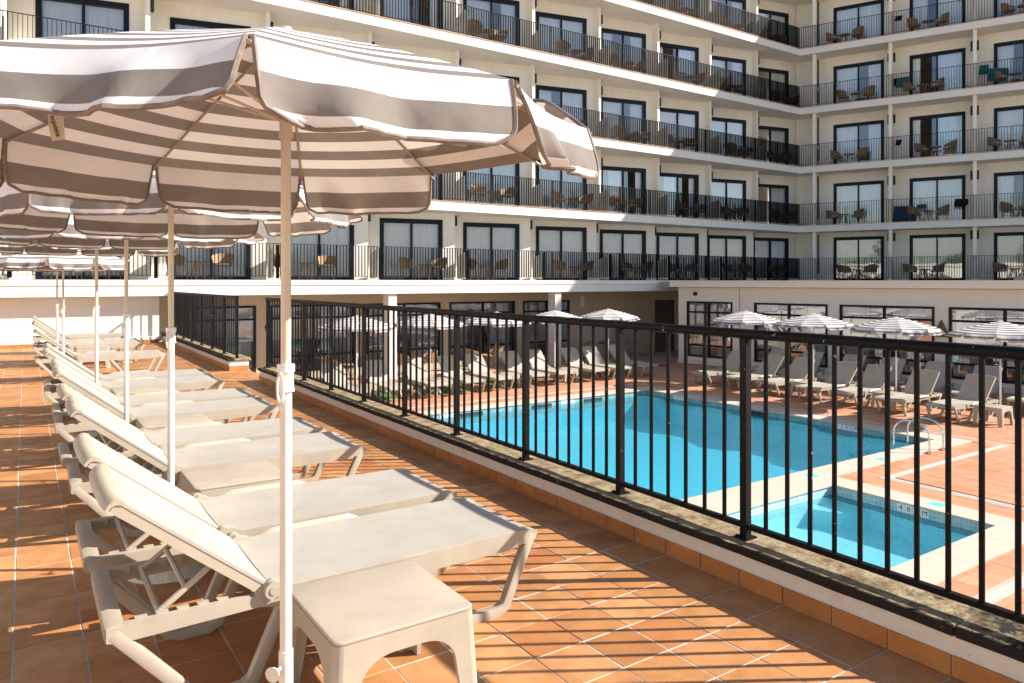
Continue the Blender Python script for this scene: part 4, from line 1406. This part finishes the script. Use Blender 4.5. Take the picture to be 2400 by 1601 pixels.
# ------------------------------------------------------------------ parasol
N = 10
RIM, APEX, RAD = 2.19, 2.54, 1.0
PHASE = R(-110.5)
def roof_pt(i, r, s, sag=0.010):
    a0 = PHASE + 2 * PI * i / N; a1 = PHASE + 2 * PI * (i + 1) / N
    p = Vector((math.cos(a0), math.sin(a0))) * (1 - s) + Vector((math.cos(a1), math.sin(a1))) * s
    p *= r * RAD
    z = RIM + (APEX - RIM) * (1 - r) + 0.012 * math.sin(PI * r) - sag * math.sin(PI * s) * r ** 1.4
    pull = 1 - 0.03 * math.sin(PI * s) * r ** 3
    return Vector((p.x * pull, p.y * pull, z))
APO = RAD * math.cos(PI / N)
SLOPE = math.hypot(APO, APEX - RIM)
def build_parasol(label, loc, rotz, group, flares, seed, zoff=0.0, lift=0.0, base=True):
    t = thing('parasol', label, 'parasol', loc, rotz, group)
    rr = random.Random(seed)
    LEN = 0.168
    for i in range(N):
        b = MB()
        b.grid(lambda r, s: roof_pt(i, 0.03 + 0.97 * r, s), 14, 10, lambda r, s: (s, SLOPE * (1 - 0.03 - 0.97 * r)))
        pn = part('canopy_panel', b, M_STRIPE, t, smooth=60, recalc=False)
        fl = flares.get(i, R(rr.uniform(2, 11)))
        if seed == 11 and i == 1: pass
        ph = rr.uniform(0, 6.28); amp = rr.uniform(0.015, 0.026); twist = rr.uniform(-0.12, 0.12)
        skew = 0.22 if (seed == 11 and i == 1) else 0.0
        def val(tv, s):
            if tv > 0.70: ins = 0.035 + 0.085 * (1 - math.sqrt(max(0, 1 - ((tv - 0.70) / 0.30) ** 2)))
            else: ins = 0.012 + 0.023 * tv / 0.70
            ss = ins + (1 - 2 * ins) * s + skew * tv * (1 - s) + 0.10 * skew * tv
            p = roof_pt(i, 1.0, ss)
            out = Vector((math.cos(PHASE + 2 * PI * (i + ss) / N), math.sin(PHASE + 2 * PI * (i + ss) / N), 0))
            f2 = fl + twist * (s - 0.5) + 0.05 * math.sin(9 * s + ph) * tv
            d = out * math.sin(f2) - Vector((0, 0, 1)) * math.cos(f2)
            q = p + d * LEN * tv + out * (amp * math.sin(13 * s + ph) * tv + 0.009 * math.sin((21 + 6 * math.sin(ph)) * s + 2 * ph + 1.5 * tv) * tv + 0.005 * math.sin(37 * s + 3 * ph - 2 * tv) * tv ** 2 + 0.008 * math.sin(PI * tv))
            return q
        b = MB()
        b.grid(val, 10, 20, lambda tv, s: (s, -LEN * tv))
        va = part('valance', b, M_STRIPE, pn, smooth=60, recalc=False)
        pts = [val(k / 9, 0) for k in range(10)] + [val(1, k / 16) for k in range(1, 16)] + [val(1 - k / 9, 1) for k in range(10)]
        b = MB(); b.tube(pts, 0.0062, 5)
        part('piping', b, M_PIPING, pn)
        # rib and strut under the seam
        a0 = PHASE + 2 * PI * i / N
        dd = Vector((math.cos(a0), math.sin(a0), 0))
        b = MB()
        pts = [dd * (r * RAD) + Vector((0, 0, roof_pt(i, r, 0).z - 0.012)) for r in (0.03, 0.2, 0.4, 0.6, 0.8, 0.97, 1.012)]
        b.tube(pts, 0.0055, 6)
        rb = part('rib', b, M_CLEG, t)
        b = MB()
        b.tube([dd * 0.035 + Vector((0, 0, RIM + 0.05)), dd * 0.46 + Vector((0, 0, roof_pt(i, 0.46, 0).z - 0.016))], 0.0045, 6)
        part('strut', b, M_POLE, rb)
    b = MB(); b.cyl(0, 0, RIM + 0.0, RIM + 0.11, 0.0205, 18); b.cyl(0, 0, RIM - 0.012, RIM + 0.004, 0.0235, 18); b.cyl(0, 0, RIM + .095, RIM + .11, 0.028, 18)
    part('runner', b, M_POLE, t)
    b = MB(); b.cyl(0, 0, APEX - 0.02, APEX + 0.004, 0.02, 14)
    part('finial', b, M_POLEW, t)
    b = MB(); b.cyl(0, 0, 1.36, APEX - 0.01, 0.0165, 18)
    part('upper_pole', b, M_POLE, t)
    b = MB(); b.cyl(0, 0, 0.40, 1.37, 0.0195, 18)
    part('lower_pole', b, M_POLEW, t)
    b = MB(); b.cyl(0, 0, 1.335, 1.42, 0.026, 18, 0.024); b.cyl(0, 0, 1.40, 1.425, 0.029, 18); b.cyl(0, 0, 1.335, 1.345, 0.028, 18)
    cl = part('clamp', b, M_POLEW, t)
    b = MB()
    ang = R(225)
    ax = Vector((math.cos(ang), math.sin(ang), 0)); ay = Vector((-ax.y, ax.x, 0))
    pts = []
    for k in range(16):
        a = 2 * PI * k / 16
        pts.append(ax * (0.036 + 0.004 * math.cos(a)) + ay * (0.013 * math.cos(a)) + Vector((0, 0, 1.355 + 0.05 * math.sin(a) - 0.006)))
    b.tube(pts, 0.005, 6, True)
    part('lever', b, M_POLEW, cl)
    if base:
        b = MB(); b.cyl(0, 0, 0.05, 0.475, 0.0235, 18)
        bt = part('base_tube', b, M_POLEW, t)
        b = MB()
        Mk = Matrix.Translation((-0.024, -0.02, 0.43)) @ Matrix.Rotation(R(40), 4, 'Z') @ Matrix.Rotation(R(-90), 4, 'Y')
        b.cyl(0, 0, 0, 0.035, 0.006, 8, M=Mk); b.cyl(0, 0, 0.033, 0.045, 0.02, 12, 0.026, M=Mk)
        part('knob', b, M_POLEW, bt)
        b = MB(); b.cyl(0, 0, 0.0, 0.06, 0.25, 28, 0.23); b.bevel(0.012, 2)
        part('base', b, M_CONC, t)
    return t

# ------------------------------------------------------------------ terrace furniture
L_LAB = ['nearest beige sun lounger on the terrace, right behind the front side table',
         'second beige lounger from the camera, close behind the nearest lounger']
lz = build_lounger('nearest beige sun lounger on the terrace, its raised back beside the front pole', (0.25, 3.10, 0), 0, 38.6, 'beige sun loungers on the terrace')
lounger_spots = [(0.24, 3.92, 'second lounger on the terrace, between the nearest lounger and the second side table'),
                 (0.25, 5.42, 'third terrace lounger, just behind the second side table'),
                 (0.24, 6.23, 'fourth terrace lounger, in front of the third side table'),
                 (0.22, 7.68, 'fifth terrace lounger, just behind the third side table'),
                 (0.24, 8.50, 'sixth terrace lounger, in front of the fourth side table'),
                 (0.20, 10.00, 'seventh terrace lounger, just behind the fourth side table'),
                 (0.20, 10.82, 'eighth terrace lounger, last before the wide gap in the row'),
                 (0.14, 14.45, 'terrace lounger beyond the gap whose legs stand fully in view'),
                 (0.14, 17.05, 'terrace lounger far along the row before the last side table'),
                 (0.14, 17.88, 'terrace lounger far along the row touching the last side table'),
                 (0.12, 20.1, 'farthest terrace lounger, nearest the white end wall')]
for x, y, lab in lounger_spots:
    dup(lz, (x + rnd.uniform(-0.02, 0.02), y + rnd.uniform(-0.01, 0.01), 0), rnd.uniform(-0.018, 0.018), lab)
tb = build_table('front beige plastic side table with rounded corners beside the front parasol pole', (0.905, 2.475, 0), 'beige side tables on the terrace')
for x, y, lab in ((0.87, 4.80, 'second beige side table, between the second and third terrace loungers'),
                  (0.86, 7.07, 'third beige side table, between the fourth and fifth terrace loungers'),
                  (0.85, 9.39, 'fourth beige side table, between the sixth and seventh terrace loungers'),
                  (0.80, 16.35, 'small looking side table beyond the gap in the terrace row'),
                  (0.80, 19.3, 'farthest side table on the terrace, near the white end wall')):
    dup(tb, (x, y, 0), 0, lab)

GP = 'striped parasols on the terrace'
p1 = build_parasol('big striped taupe and white parasol in front, its canopy overhead', (0.72, 2.43, 0), 0, GP,
                   {0: R(15), 1: R(15), 2: R(228), 3: R(224), 8: R(14), 9: R(30)}, 11)
p2 = build_parasol('second striped parasol on the terrace, half hidden by the front canopy', (0.72, 4.73, 0), R(12), GP, {1: R(28), 2: R(50), 3: R(26)}, 23)
p5x = dup(p1, (0.52, 14.2, -0.13), R(7), 'sunlit far parasol whose striped top is seen from outside')
dup(p2, (0.719, 7.03, 0), R(24), 'third striped parasol on the terrace, pole beside the third side table')
dup(p1, (0.66, 9.35, 0), R(-9), 'fourth striped parasol on the terrace, pole beside the fourth side table')
dup(p2, (0.51, 16.7, -0.11), R(16), 'farthest terrace parasol, its pole close left of another pole')

APEX = 2.46
rw = random.Random(77)
p3 = build_parasol('x', (0, 0, -50), 0, 'striped parasols by the pavilion', {i: R(rw.uniform(28, 78)) for i in range(N)}, 41)
p4 = build_parasol('x', (0, 0, -50), 0, 'striped parasols by the pavilion', {i: R(rw.uniform(20, 62)) for i in range(N)}, 58)
used_p = []
def put_parasol(src, loc, rz, lab, grp):
    if src.name in used_p: return dup(src, loc, rz, lab, grp)
    used_p.append(src.name)
    src.location = loc; src.rotation_euler = (0, 0, rz); src['label'] = lab; src['group'] = grp
    return src
# care tag on the front canopy
lat, fw_, = -1.47, 2.35
tx, ty = CX * lat + SX * fw_, -SX * lat + CX * fw_
Mt = Matrix.Translation((tx, ty, 2.20)) @ Matrix.Rotation(-YAW + R(10), 4, 'Z') @ Matrix.Rotation(R(90), 4, 'X') @ Matrix.Rotation(R(8), 4, 'Z')
b = MB()
b.grid(lambda u, v: Mt @ Vector((-0.021 + 0.042 * u, -0.045 + 0.09 * v, 0.008 * math.sin(3 * v + 2 * u))), 4, 8)
Mi = Matrix.Translation((0.72, 2.43, 0)).inverted()
b.bm.transform(Mi)
tg = part('care_tag', b, M_TAG, p1, smooth=60)
me = text_mesh('ezpeleta', 0.021)
me.transform(Mi @ Mt @ Matrix.Translation((0.0, 0.0, 0.011)) @ Matrix.Rotation(R(-82), 4, 'Z'))
part('lettering', me, M_INK, tg)

# ------------------------------------------------------------------ poolside furniture
lp = build_lounger('poolside lounger', (0, 0, -50), 0, 47, None)
ORD = ['first', 'second', 'third', 'fourth', 'fifth', 'sixth', 'seventh', 'eighth', 'ninth', 'tenth', 'eleventh', 'twelfth']
GR1 = 'loungers in the front row by the pavilion'
first = True
def place_lounger(cx, cy, rz, lab, group):
    # cx,cy = middle of the foot end; rz rotates head direction: local -x is the head
    global first
    c, s = math.cos(rz), math.sin(rz)
    ox, oy = 1.97, 0.34
    loc = (cx - (c * ox - s * oy), cy - (s * ox + c * oy), DECK + 0.0)
    if first:
        lp.location = loc; lp.rotation_euler = (0, 0, rz); lp['label'] = lab; lp['group'] = group
        first = False
    else:
        dup(lp, loc, rz, lab, group)
ys_r = [8.47, 9.62, 10.88, 11.90, 13.15, 14.30, 15.65]
for i, y in enumerate(ys_r):
    place_lounger(17.5 + rnd.uniform(-.06, .06), y, PI + rnd.uniform(-0.05, 0.05), 'front row lounger by the pavilion, %s along counting from the nearest' % ORD[i], GR1)
for i, y in enumerate([7.7, 9.0, 10.2, 11.5, 12.7, 14.0, 15.4]):
    place_lounger(19.55 + rnd.uniform(-.06, .06) + (15 - y) * 0.05, y, PI + 0.1 + rnd.uniform(-0.05, 0.05), 'shaded back row lounger under the pavilion windows, %s from the nearest' % ORD[i], 'loungers in the shaded row under the pavilion windows')
for i, x in enumerate([17.75, 16.45, 15.5, 14.1, 13.1, 11.8, 10.75, 9.6, 8.4, 7.2]):
    place_lounger(x, 17.95 + rnd.uniform(-.06, .06), -PI / 2 + rnd.uniform(-0.05, 0.05), 'lounger along the far pool edge, %s counting leftward from the inner corner' % ORD[i], 'loungers along the far edge of the pool')
UY = [7.70, 10.12, 12.5, 14.85]
for i, y in enumerate(UY):
    put_parasol((p3, p4)[i % 2], (18.72, y, DECK - 0.12), R(17 * i + 20), 'striped parasol in the row by the pavilion, %s from the nearest' % ORD[i], 'striped parasols by the pavilion')
    dup(tb, (18.05, y - 0.30, DECK), 0, 'beige side table in the pavilion row, beside its %s parasol from the nearest' % ORD[i], 'side tables in the pavilion row')
for i, x in enumerate([17.0, 14.65, 12.35, 10.0, 7.7]):
    put_parasol((p4, p3)[i % 2], (x, 19.35, DECK - 0.16), R(23 * i + 5), 'striped parasol along the far pool edge, %s counting leftward from the inner corner' % ORD[i], 'striped parasols along the far pool edge')
    dup(tb, (x - 0.29, 18.45, DECK), 0, 'beige side table along the far pool edge, beside its %s parasol from the corner' % ORD[i], 'side tables along the far pool edge')
# turf strips under the far row and a mat by the dark door
for i, (x0, x1) in enumerate(((7.4, 8.7), (9.8, 10.9), (12.0, 13.2))):
    b = MB(); b.box(x0, x1, 18.6, 20.6, DECK + 0.002, DECK + 0.022)
    part('turf_strip', b, M_TURF, deck, smooth=0)
b = MB(); b.box(19.2, 20.6, 20.0, 20.9, DECK + 0.002, DECK + 0.016)
tag(part('door_mat', b, M_MAT, smooth=0), 'dark green mat on the deck near the inner corner', 'mat')

# ------------------------------------------------------------------ balcony furniture
def build_chair(label, loc, rotz, group):
    t = thing('rattan_chair', label, 'chair', loc, rotz, group)
    # faces +x; back round the -x side
    b = MB()
    A = R(118)
    def sh(u, v, off=0.0):
        a = PI + (u - 0.5) * 2 * A
        k = math.cos((u - 0.5) * PI)
        top = 0.62 + 0.17 * max(0, k) ** 0.8
        z = 0.41 + (top - 0.41) * v
        r_ = 0.255 + 0.045 * v + off
        return Vector((r_ * math.cos(a) * 1.02, r_ * math.sin(a), z))
    nu, nv = 22, 6
    # woven shell: horizontal rows and uprights
    for j in range(nv + 1):
        b.tube([sh(i / nu, j / nv) for i in range(nu + 1)], 0.0085 if j in (0, nv) else 0.0065, 5)
    for i in range(0, nu + 1):
        b.tube([sh(i / nu, 0), sh(i / nu, 1)], 0.0075, 5)
    part('woven_shell', b, M_RATTAN, t)
    b = MB(); b.grid(lambda u, v: sh(u, v, -0.004), 22, 3)
    part('weave_lining', b, M_RATTAN, t)
    b = MB(); b.cyl(0.01, 0, 0.425, 0.485, 0.25, 20); b.bevel(0.018, 2)
    part('seat_cushion', b, M_CUSH, t)
    b = MB(); b.cyl(0.0, 0, 0.39, 0.425, 0.25, 20)
    part('seat_frame', b, M_RATTAN, t)
    for sx, sy in ((1, 1), (1, -1), (-1, 1), (-1, -1)):
        b = MB(); b.tube([(0.17 * sx, 0.17 * sy, 0.41), (0.235 * sx, 0.225 * sy, 0.0)], [0.0125, 0.009], 6)
        part('leg', b, M_CLEG, t)
    return t
def build_bistro(label, loc, group):
    t = thing('bistro_table', label, 'table', loc, 0, group)
    b = MB(); b.cyl(0, 0, 0.50, 0.535, 0.255, 28); b.bevel(0.007, 2)
    part('table_top', b, M_TEAK, t)
    for k in range(3):
        a = 2 * PI * k / 3 + 0.4
        b = MB(); b.tube([(0.10 * math.cos(a), 0.10 * math.sin(a), 0.50), (0.23 * math.cos(a), 0.23 * math.sin(a), 0.0)], [0.023, 0.014], 8)
        part('leg', b, M_TEAK, t)
    return t
GC, GB = 'rattan chairs on the hotel balconies', 'round tables on the hotel balconies'
ch0 = build_chair('x', (0, 0, -50), 0, GC)
bt0 = build_bistro('x', (0, 0, -50), GB)
used = {'c': False, 'b': False}
def put_chair(loc, rz, lab, group=GC):
    if not used['c']:
        used['c'] = True
        ch0.location = loc; ch0.rotation_euler = (0, 0, rz); ch0['label'] = lab; ch0['group'] = group; return ch0
    return dup(ch0, loc, rz, lab, group)
def put_bistro(loc, rz, lab, group=GB):
    if not used['b']:
        used['b'] = True
        bt0.location = loc; bt0.rotation_euler = (0, 0, rz); bt0['label'] = lab; bt0['group'] = group; return bt0
    return dup(bt0, loc, rz, lab, group)
def bayname(k):
    n = 4 - k
    return '%s bay left of the inner corner' % ORD[n]
for f, k in FURN:
    # only balconies the photograph shows
    p = project(XF(k) + 1.6, 22.9, F0[f - 1] + 0.5)
    if p is None or p[0] < 60 or p[1] < -15: continue
    if f >= 2 and k <= -2: continue
    zf = F0[f - 1] + 0.004
    u0 = [1.45, 0.65, 1.25, 0.9][(k * 3 + f) % 4]
    if f == 1: u0 = {-4: 0.75, -3: 0.6, -2: 1.45, -1: 0.5, 0: 1.4}.get(k, u0)
    x = XF(k) + u0
    yy = 22.85
    fl = FLOOR_WORD[f]
    put_chair((x + rnd.uniform(-.12, .06), yy + rnd.uniform(-.05, .05), zf), R(rnd.uniform(-95, 35)), 'left rattan chair, %s floor balcony, %s' % (fl, bayname(k)))
    put_bistro((x + 0.60, yy - 0.05, zf), rnd.uniform(0, 2), 'round teak table, %s floor balcony, %s' % (fl, bayname(k)))
    put_chair((x + 1.18 + rnd.uniform(-.06, .14), yy + rnd.uniform(-.05, .05), zf), R(180 + rnd.uniform(-40, 90)), 'right rattan chair, %s floor balcony, %s' % (fl, bayname(k)))
for f in range(1, 6):
    for i in range(3):
        if f == 5 and i > 1: pass
        zf = F0[f - 1] + 0.004
        u0 = PU[i] + [1.05, 1.35, 0.85][(f + i) % 3]
        fl = FLOOR_WORD[f]
        rzw = math.atan2(wv.y, wv.x)
        names = 'shaded wing %s bay from the corner' % ORD[i]
        for du, rz, nm in ((0, R(rnd.uniform(-40, 20)), 'left'), (1.12, R(180 + rnd.uniform(-20, 40)), 'right')):
            p = Mr @ Vector((u0 + du, 0.6, zf))
            put_chair(p, rzw + rz, '%s rattan chair, %s floor balcony, %s' % (nm, fl, names))
        p = Mr @ Vector((u0 + 0.56, 0.55, zf))
        put_bistro(p, rnd.uniform(0, 2), 'round teak table, %s floor balcony, %s' % (fl, names))
# under the portico
for i, x in enumerate((8.8, 11.4, 14.2, 18.6, 21.0)):
    put_bistro((x, 23.1, DECK), 0.3 * i, 'round table in the portico shade, %s counting from the left' % ORD[i], 'tables in the portico')
    for j, (dx, rz) in enumerate(((-0.55, 0.2), (0.55, PI - 0.3))):
        put_chair((x + dx, 23.1 + 0.1 * j, DECK), rz, '%s rattan chair at the %s portico table from the left' % (('left', 'right')[j], ORD[i]), 'chairs in the portico')

# towels and drying racks
def towel(label, mat, loc, rz, w=0.5, drop=0.42, fold=0.3):
    b = MB()
    def fn(u, v):
        x = (u - 0.5) * w
        s = (v - 0.45) * (drop + fold)
        wob = 0.012 * math.sin(11 * u + 3 * v)
        if abs(s) < 0.03: return Vector((x, s, 0.012))
        sg_ = 1 if s > 0 else -1
        return Vector((x + 0.03 * math.sin(4 * v), sg_ * (0.03 + 0.04 * abs(s)) + wob, -abs(s) + 0.04))
    b.grid(fn, 12, 16)
    ret = bmesh.ops.solidify(b.bm, geom=list(b.bm.faces), thickness=0.012)
    o = part('beach_towel', b, mat, None, smooth=60, loc=loc, rotz=rz)
    return tag(o, label, 'towel')
def rp(u, v, z): return Mr @ Vector((u, v, z))
rzw = math.atan2(wv.y, wv.x)
towel('orange towel hung over a chair on the second floor of the sunlit wing', M_ORANGE, (XF(1) + 0.75, 22.78, F0[1] + 0.80), 0, 0.5, 0.34)
towel('teal towel hanging on the fourth floor of the shaded wing beside the second bay', M_TEAL, rp(PU[1] + 0.55, 0.5, F0[3] + 1.0), rzw, 0.55, 0.6)
towel('big teal towel over a chair on the fourth floor, third bay of the shaded wing', M_TEAL, rp(PU[2] + 0.95, 0.5, F0[3] + 0.85), rzw + 0.4, 0.8, 0.6, 0.5)
towel('upright teal towel beside the pillar on the fourth floor, third shaded bay', M_TEAL, rp(PU[2] + 0.42, 0.7, F0[3] + 1.12), rzw, 0.35, 0.5)
towel('dark blue towel spread low on the second floor, second bay of the shaded wing', M_BLUEC, rp(PU[1] + 0.62, 0.5, F0[1] + 0.78), rzw + 0.2, 0.9, 0.74, 0.74)
towel('small teal towel on a chair back on the second floor of the shaded wing', M_TEAL, rp(PU[1] + 1.35, 0.4, F0[1] + 0.82), rzw, 0.4, 0.2, 0.2)
towel('black cloth over the rail end on the second floor, beside the second shaded pillar', M_BLACKC, rp(PU[2] - 0.45, 0.55, F0[1] + 1.0), rzw + 0.5, 0.55, 0.4, 0.3)
def rack(label, u, f, cloth_on):
    p = rp(u + 0.16, 0.55, F0[f - 1] + 0.80)
    t = thing('drying_rack', label, 'drying rack', p, rzw, 'drying racks on the pillars')
    b = MB()
    for k in range(5): b.tube([(0.02, -0.2 + 0.1 * k, 0.2), (0.42, -0.2 + 0.1 * k, 0.2)], 0.006, 6)
    b.tube([(0.02, -0.22, 0.2), (0.02, 0.22, 0.2)], 0.008, 6); b.tube([(0.42, -0.22, 0.2), (0.42, 0.22, 0.2)], 0.008, 6)
    part('rack_bars', b, M_POLEW, t)
    b = MB(); b.box(0, 0.025, -0.23, 0.23, 0.12, 0.24); b.bevel(0.006, 1)
    part('wall_bracket', b, M_POLEW, t)
    return t, p
r1, p_ = rack('white drying rack with dark cloth, fifth floor, second shaded pillar', PU[1], 5, True)
towel('dark cloth hanging from the fifth floor drying rack in the shaded wing', M_BLACKC, p_ + Vector((wv.x * .22, wv.y * .22, 0.2)), rzw, 0.3, 0.3, 0.15)
r2, p_ = rack('white drying rack with dark cloth, fourth floor, second shaded pillar', PU[1], 4, True)
towel('dark cloth hanging from the fourth floor drying rack in the shaded wing', M_BLACKC, p_ + Vector((wv.x * .2, wv.y * .2, 0.2)), rzw, 0.36, 0.42, 0.25)
r3, p_ = rack('white drying rack with dark cloth, third floor, second shaded pillar', PU[1], 3, True)
towel('dark cloth hanging from the third floor drying rack in the shaded wing', M_BLACKC, p_ + Vector((wv.x * .22, wv.y * .22, 0.2)), rzw, 0.22, 0.3, 0.2)
rack('empty white drying rack, third floor, third shaded pillar', PU[2], 3, False)
rack('empty white drying rack, first floor, second shaded pillar', PU[1], 1, False)
rack('empty white drying rack, first floor, third shaded pillar', PU[2], 1, False)
rack('empty white drying rack, fourth floor, first shaded pillar by the corner', PU[0], 4, False)
rack('empty white drying rack, third floor, first shaded pillar by the corner', PU[0], 3, False)

# cable coil at the far end of the short railing
b = MB()
rr = random.Random(3)
pts = [(3.2 + 0.10 * math.sin(k * 0.9) , 21.4 + 0.06 * k * 0.6 + 0.05 * math.cos(k * 1.7), 0.26 + 0.05 * abs(math.sin(k * 1.1))) for k in range(22)]
pts += [(3.16, 22.1, 0.2), (3.05, 22.05, 0.08), (2.98, 22.0, 0.02)]
b.tube(pts, 0.012, 6)
tag(part('cable_coil', b, M_DARK), 'tangled dark cable lying on the kerb by the end wall', 'cable')

# low building along the left of the terrace (outside the frame, mirrored in the pavilion glass)
lb = thing('low_building', 'low cream terrace building along the left edge of the terrace', 'building')
b = MB(); b.box(-12, -7.2, -14, 22.4, 0, 3.3); b.box(-12.2, -7.0, -14.2, 22.4, 3.3, 3.55)
part('wall', b, M_WALL, lb, smooth=0)
for k in range(7):
    window(lb, Matrix.Translation((-7.19, -11 + 4.8 * k, 0)) @ Matrix.Rotation(R(90), 4, 'Z'), 2.4, 0.3, 2.5, [0.5], [1.9], M_GLASS2, True, 60 + k)

# ------------------------------------------------------------------ trees behind the viewpoint, seen mirrored in the glass
def tree_mesh(seed, h, rad):
    r_ = random.Random(seed)
    b = MB()
    cl = [(Vector((r_.gauss(0, rad * .45), r_.gauss(0, rad * .45), h * r_.uniform(.38, .92))), rad * r_.uniform(.3, .55)) for _ in range(16)]
    for c, cr in cl:
        for _ in range(150):
            d = Vector((r_.gauss(0, 1), r_.gauss(0, 1), r_.gauss(0, 1))).normalized() * cr * r_.uniform(.6, 1.05)
            p = c + d
            a = Vector((r_.gauss(0, 1), r_.gauss(0, 1), r_.gauss(0, 1))).normalized(); e = a.orthogonal().normalized()
            s = r_.uniform(.12, .28)
            b.face([p - a * s, p + e * s * .5, p + a * s, p - e * s * .5])
    return b.mesh('crown', 0, False)
tms = [tree_mesh(1, 9, 3.2), tree_mesh(2, 7.5, 2.8)]
b = MB(); b.tube([(0, 0, 0), (0.1, 0, 2), (0, 0.1, 4.5), (0.1, 0, 7)], [0.25, 0.2, 0.14, 0.05], 8); TRK = b.mesh('trunk')
tlabs = ['tall', 'low', 'broad', 'slim', 'dense', 'loose', 'dark', 'leaning', 'old', 'young']
for i, (la, fw2) in enumerate(((-44, -18), (-36, -24), (-29, -30), (-21, -34), (-12, -36), (-3, -38), (6, -38), (15, -40), (-50, -8), (24, -42))):
    t = thing('tree', '%s green tree beyond the terrace, behind the viewpoint' % tlabs[i], 'tree', (CX * la + SX * fw2, -SX * la + CX * fw2, DECK), i * 1.3, 'trees behind the viewpoint')
    part('crown', tms[i % 2], M_LEAF, t); part('trunk', TRK, M_BARK, t)
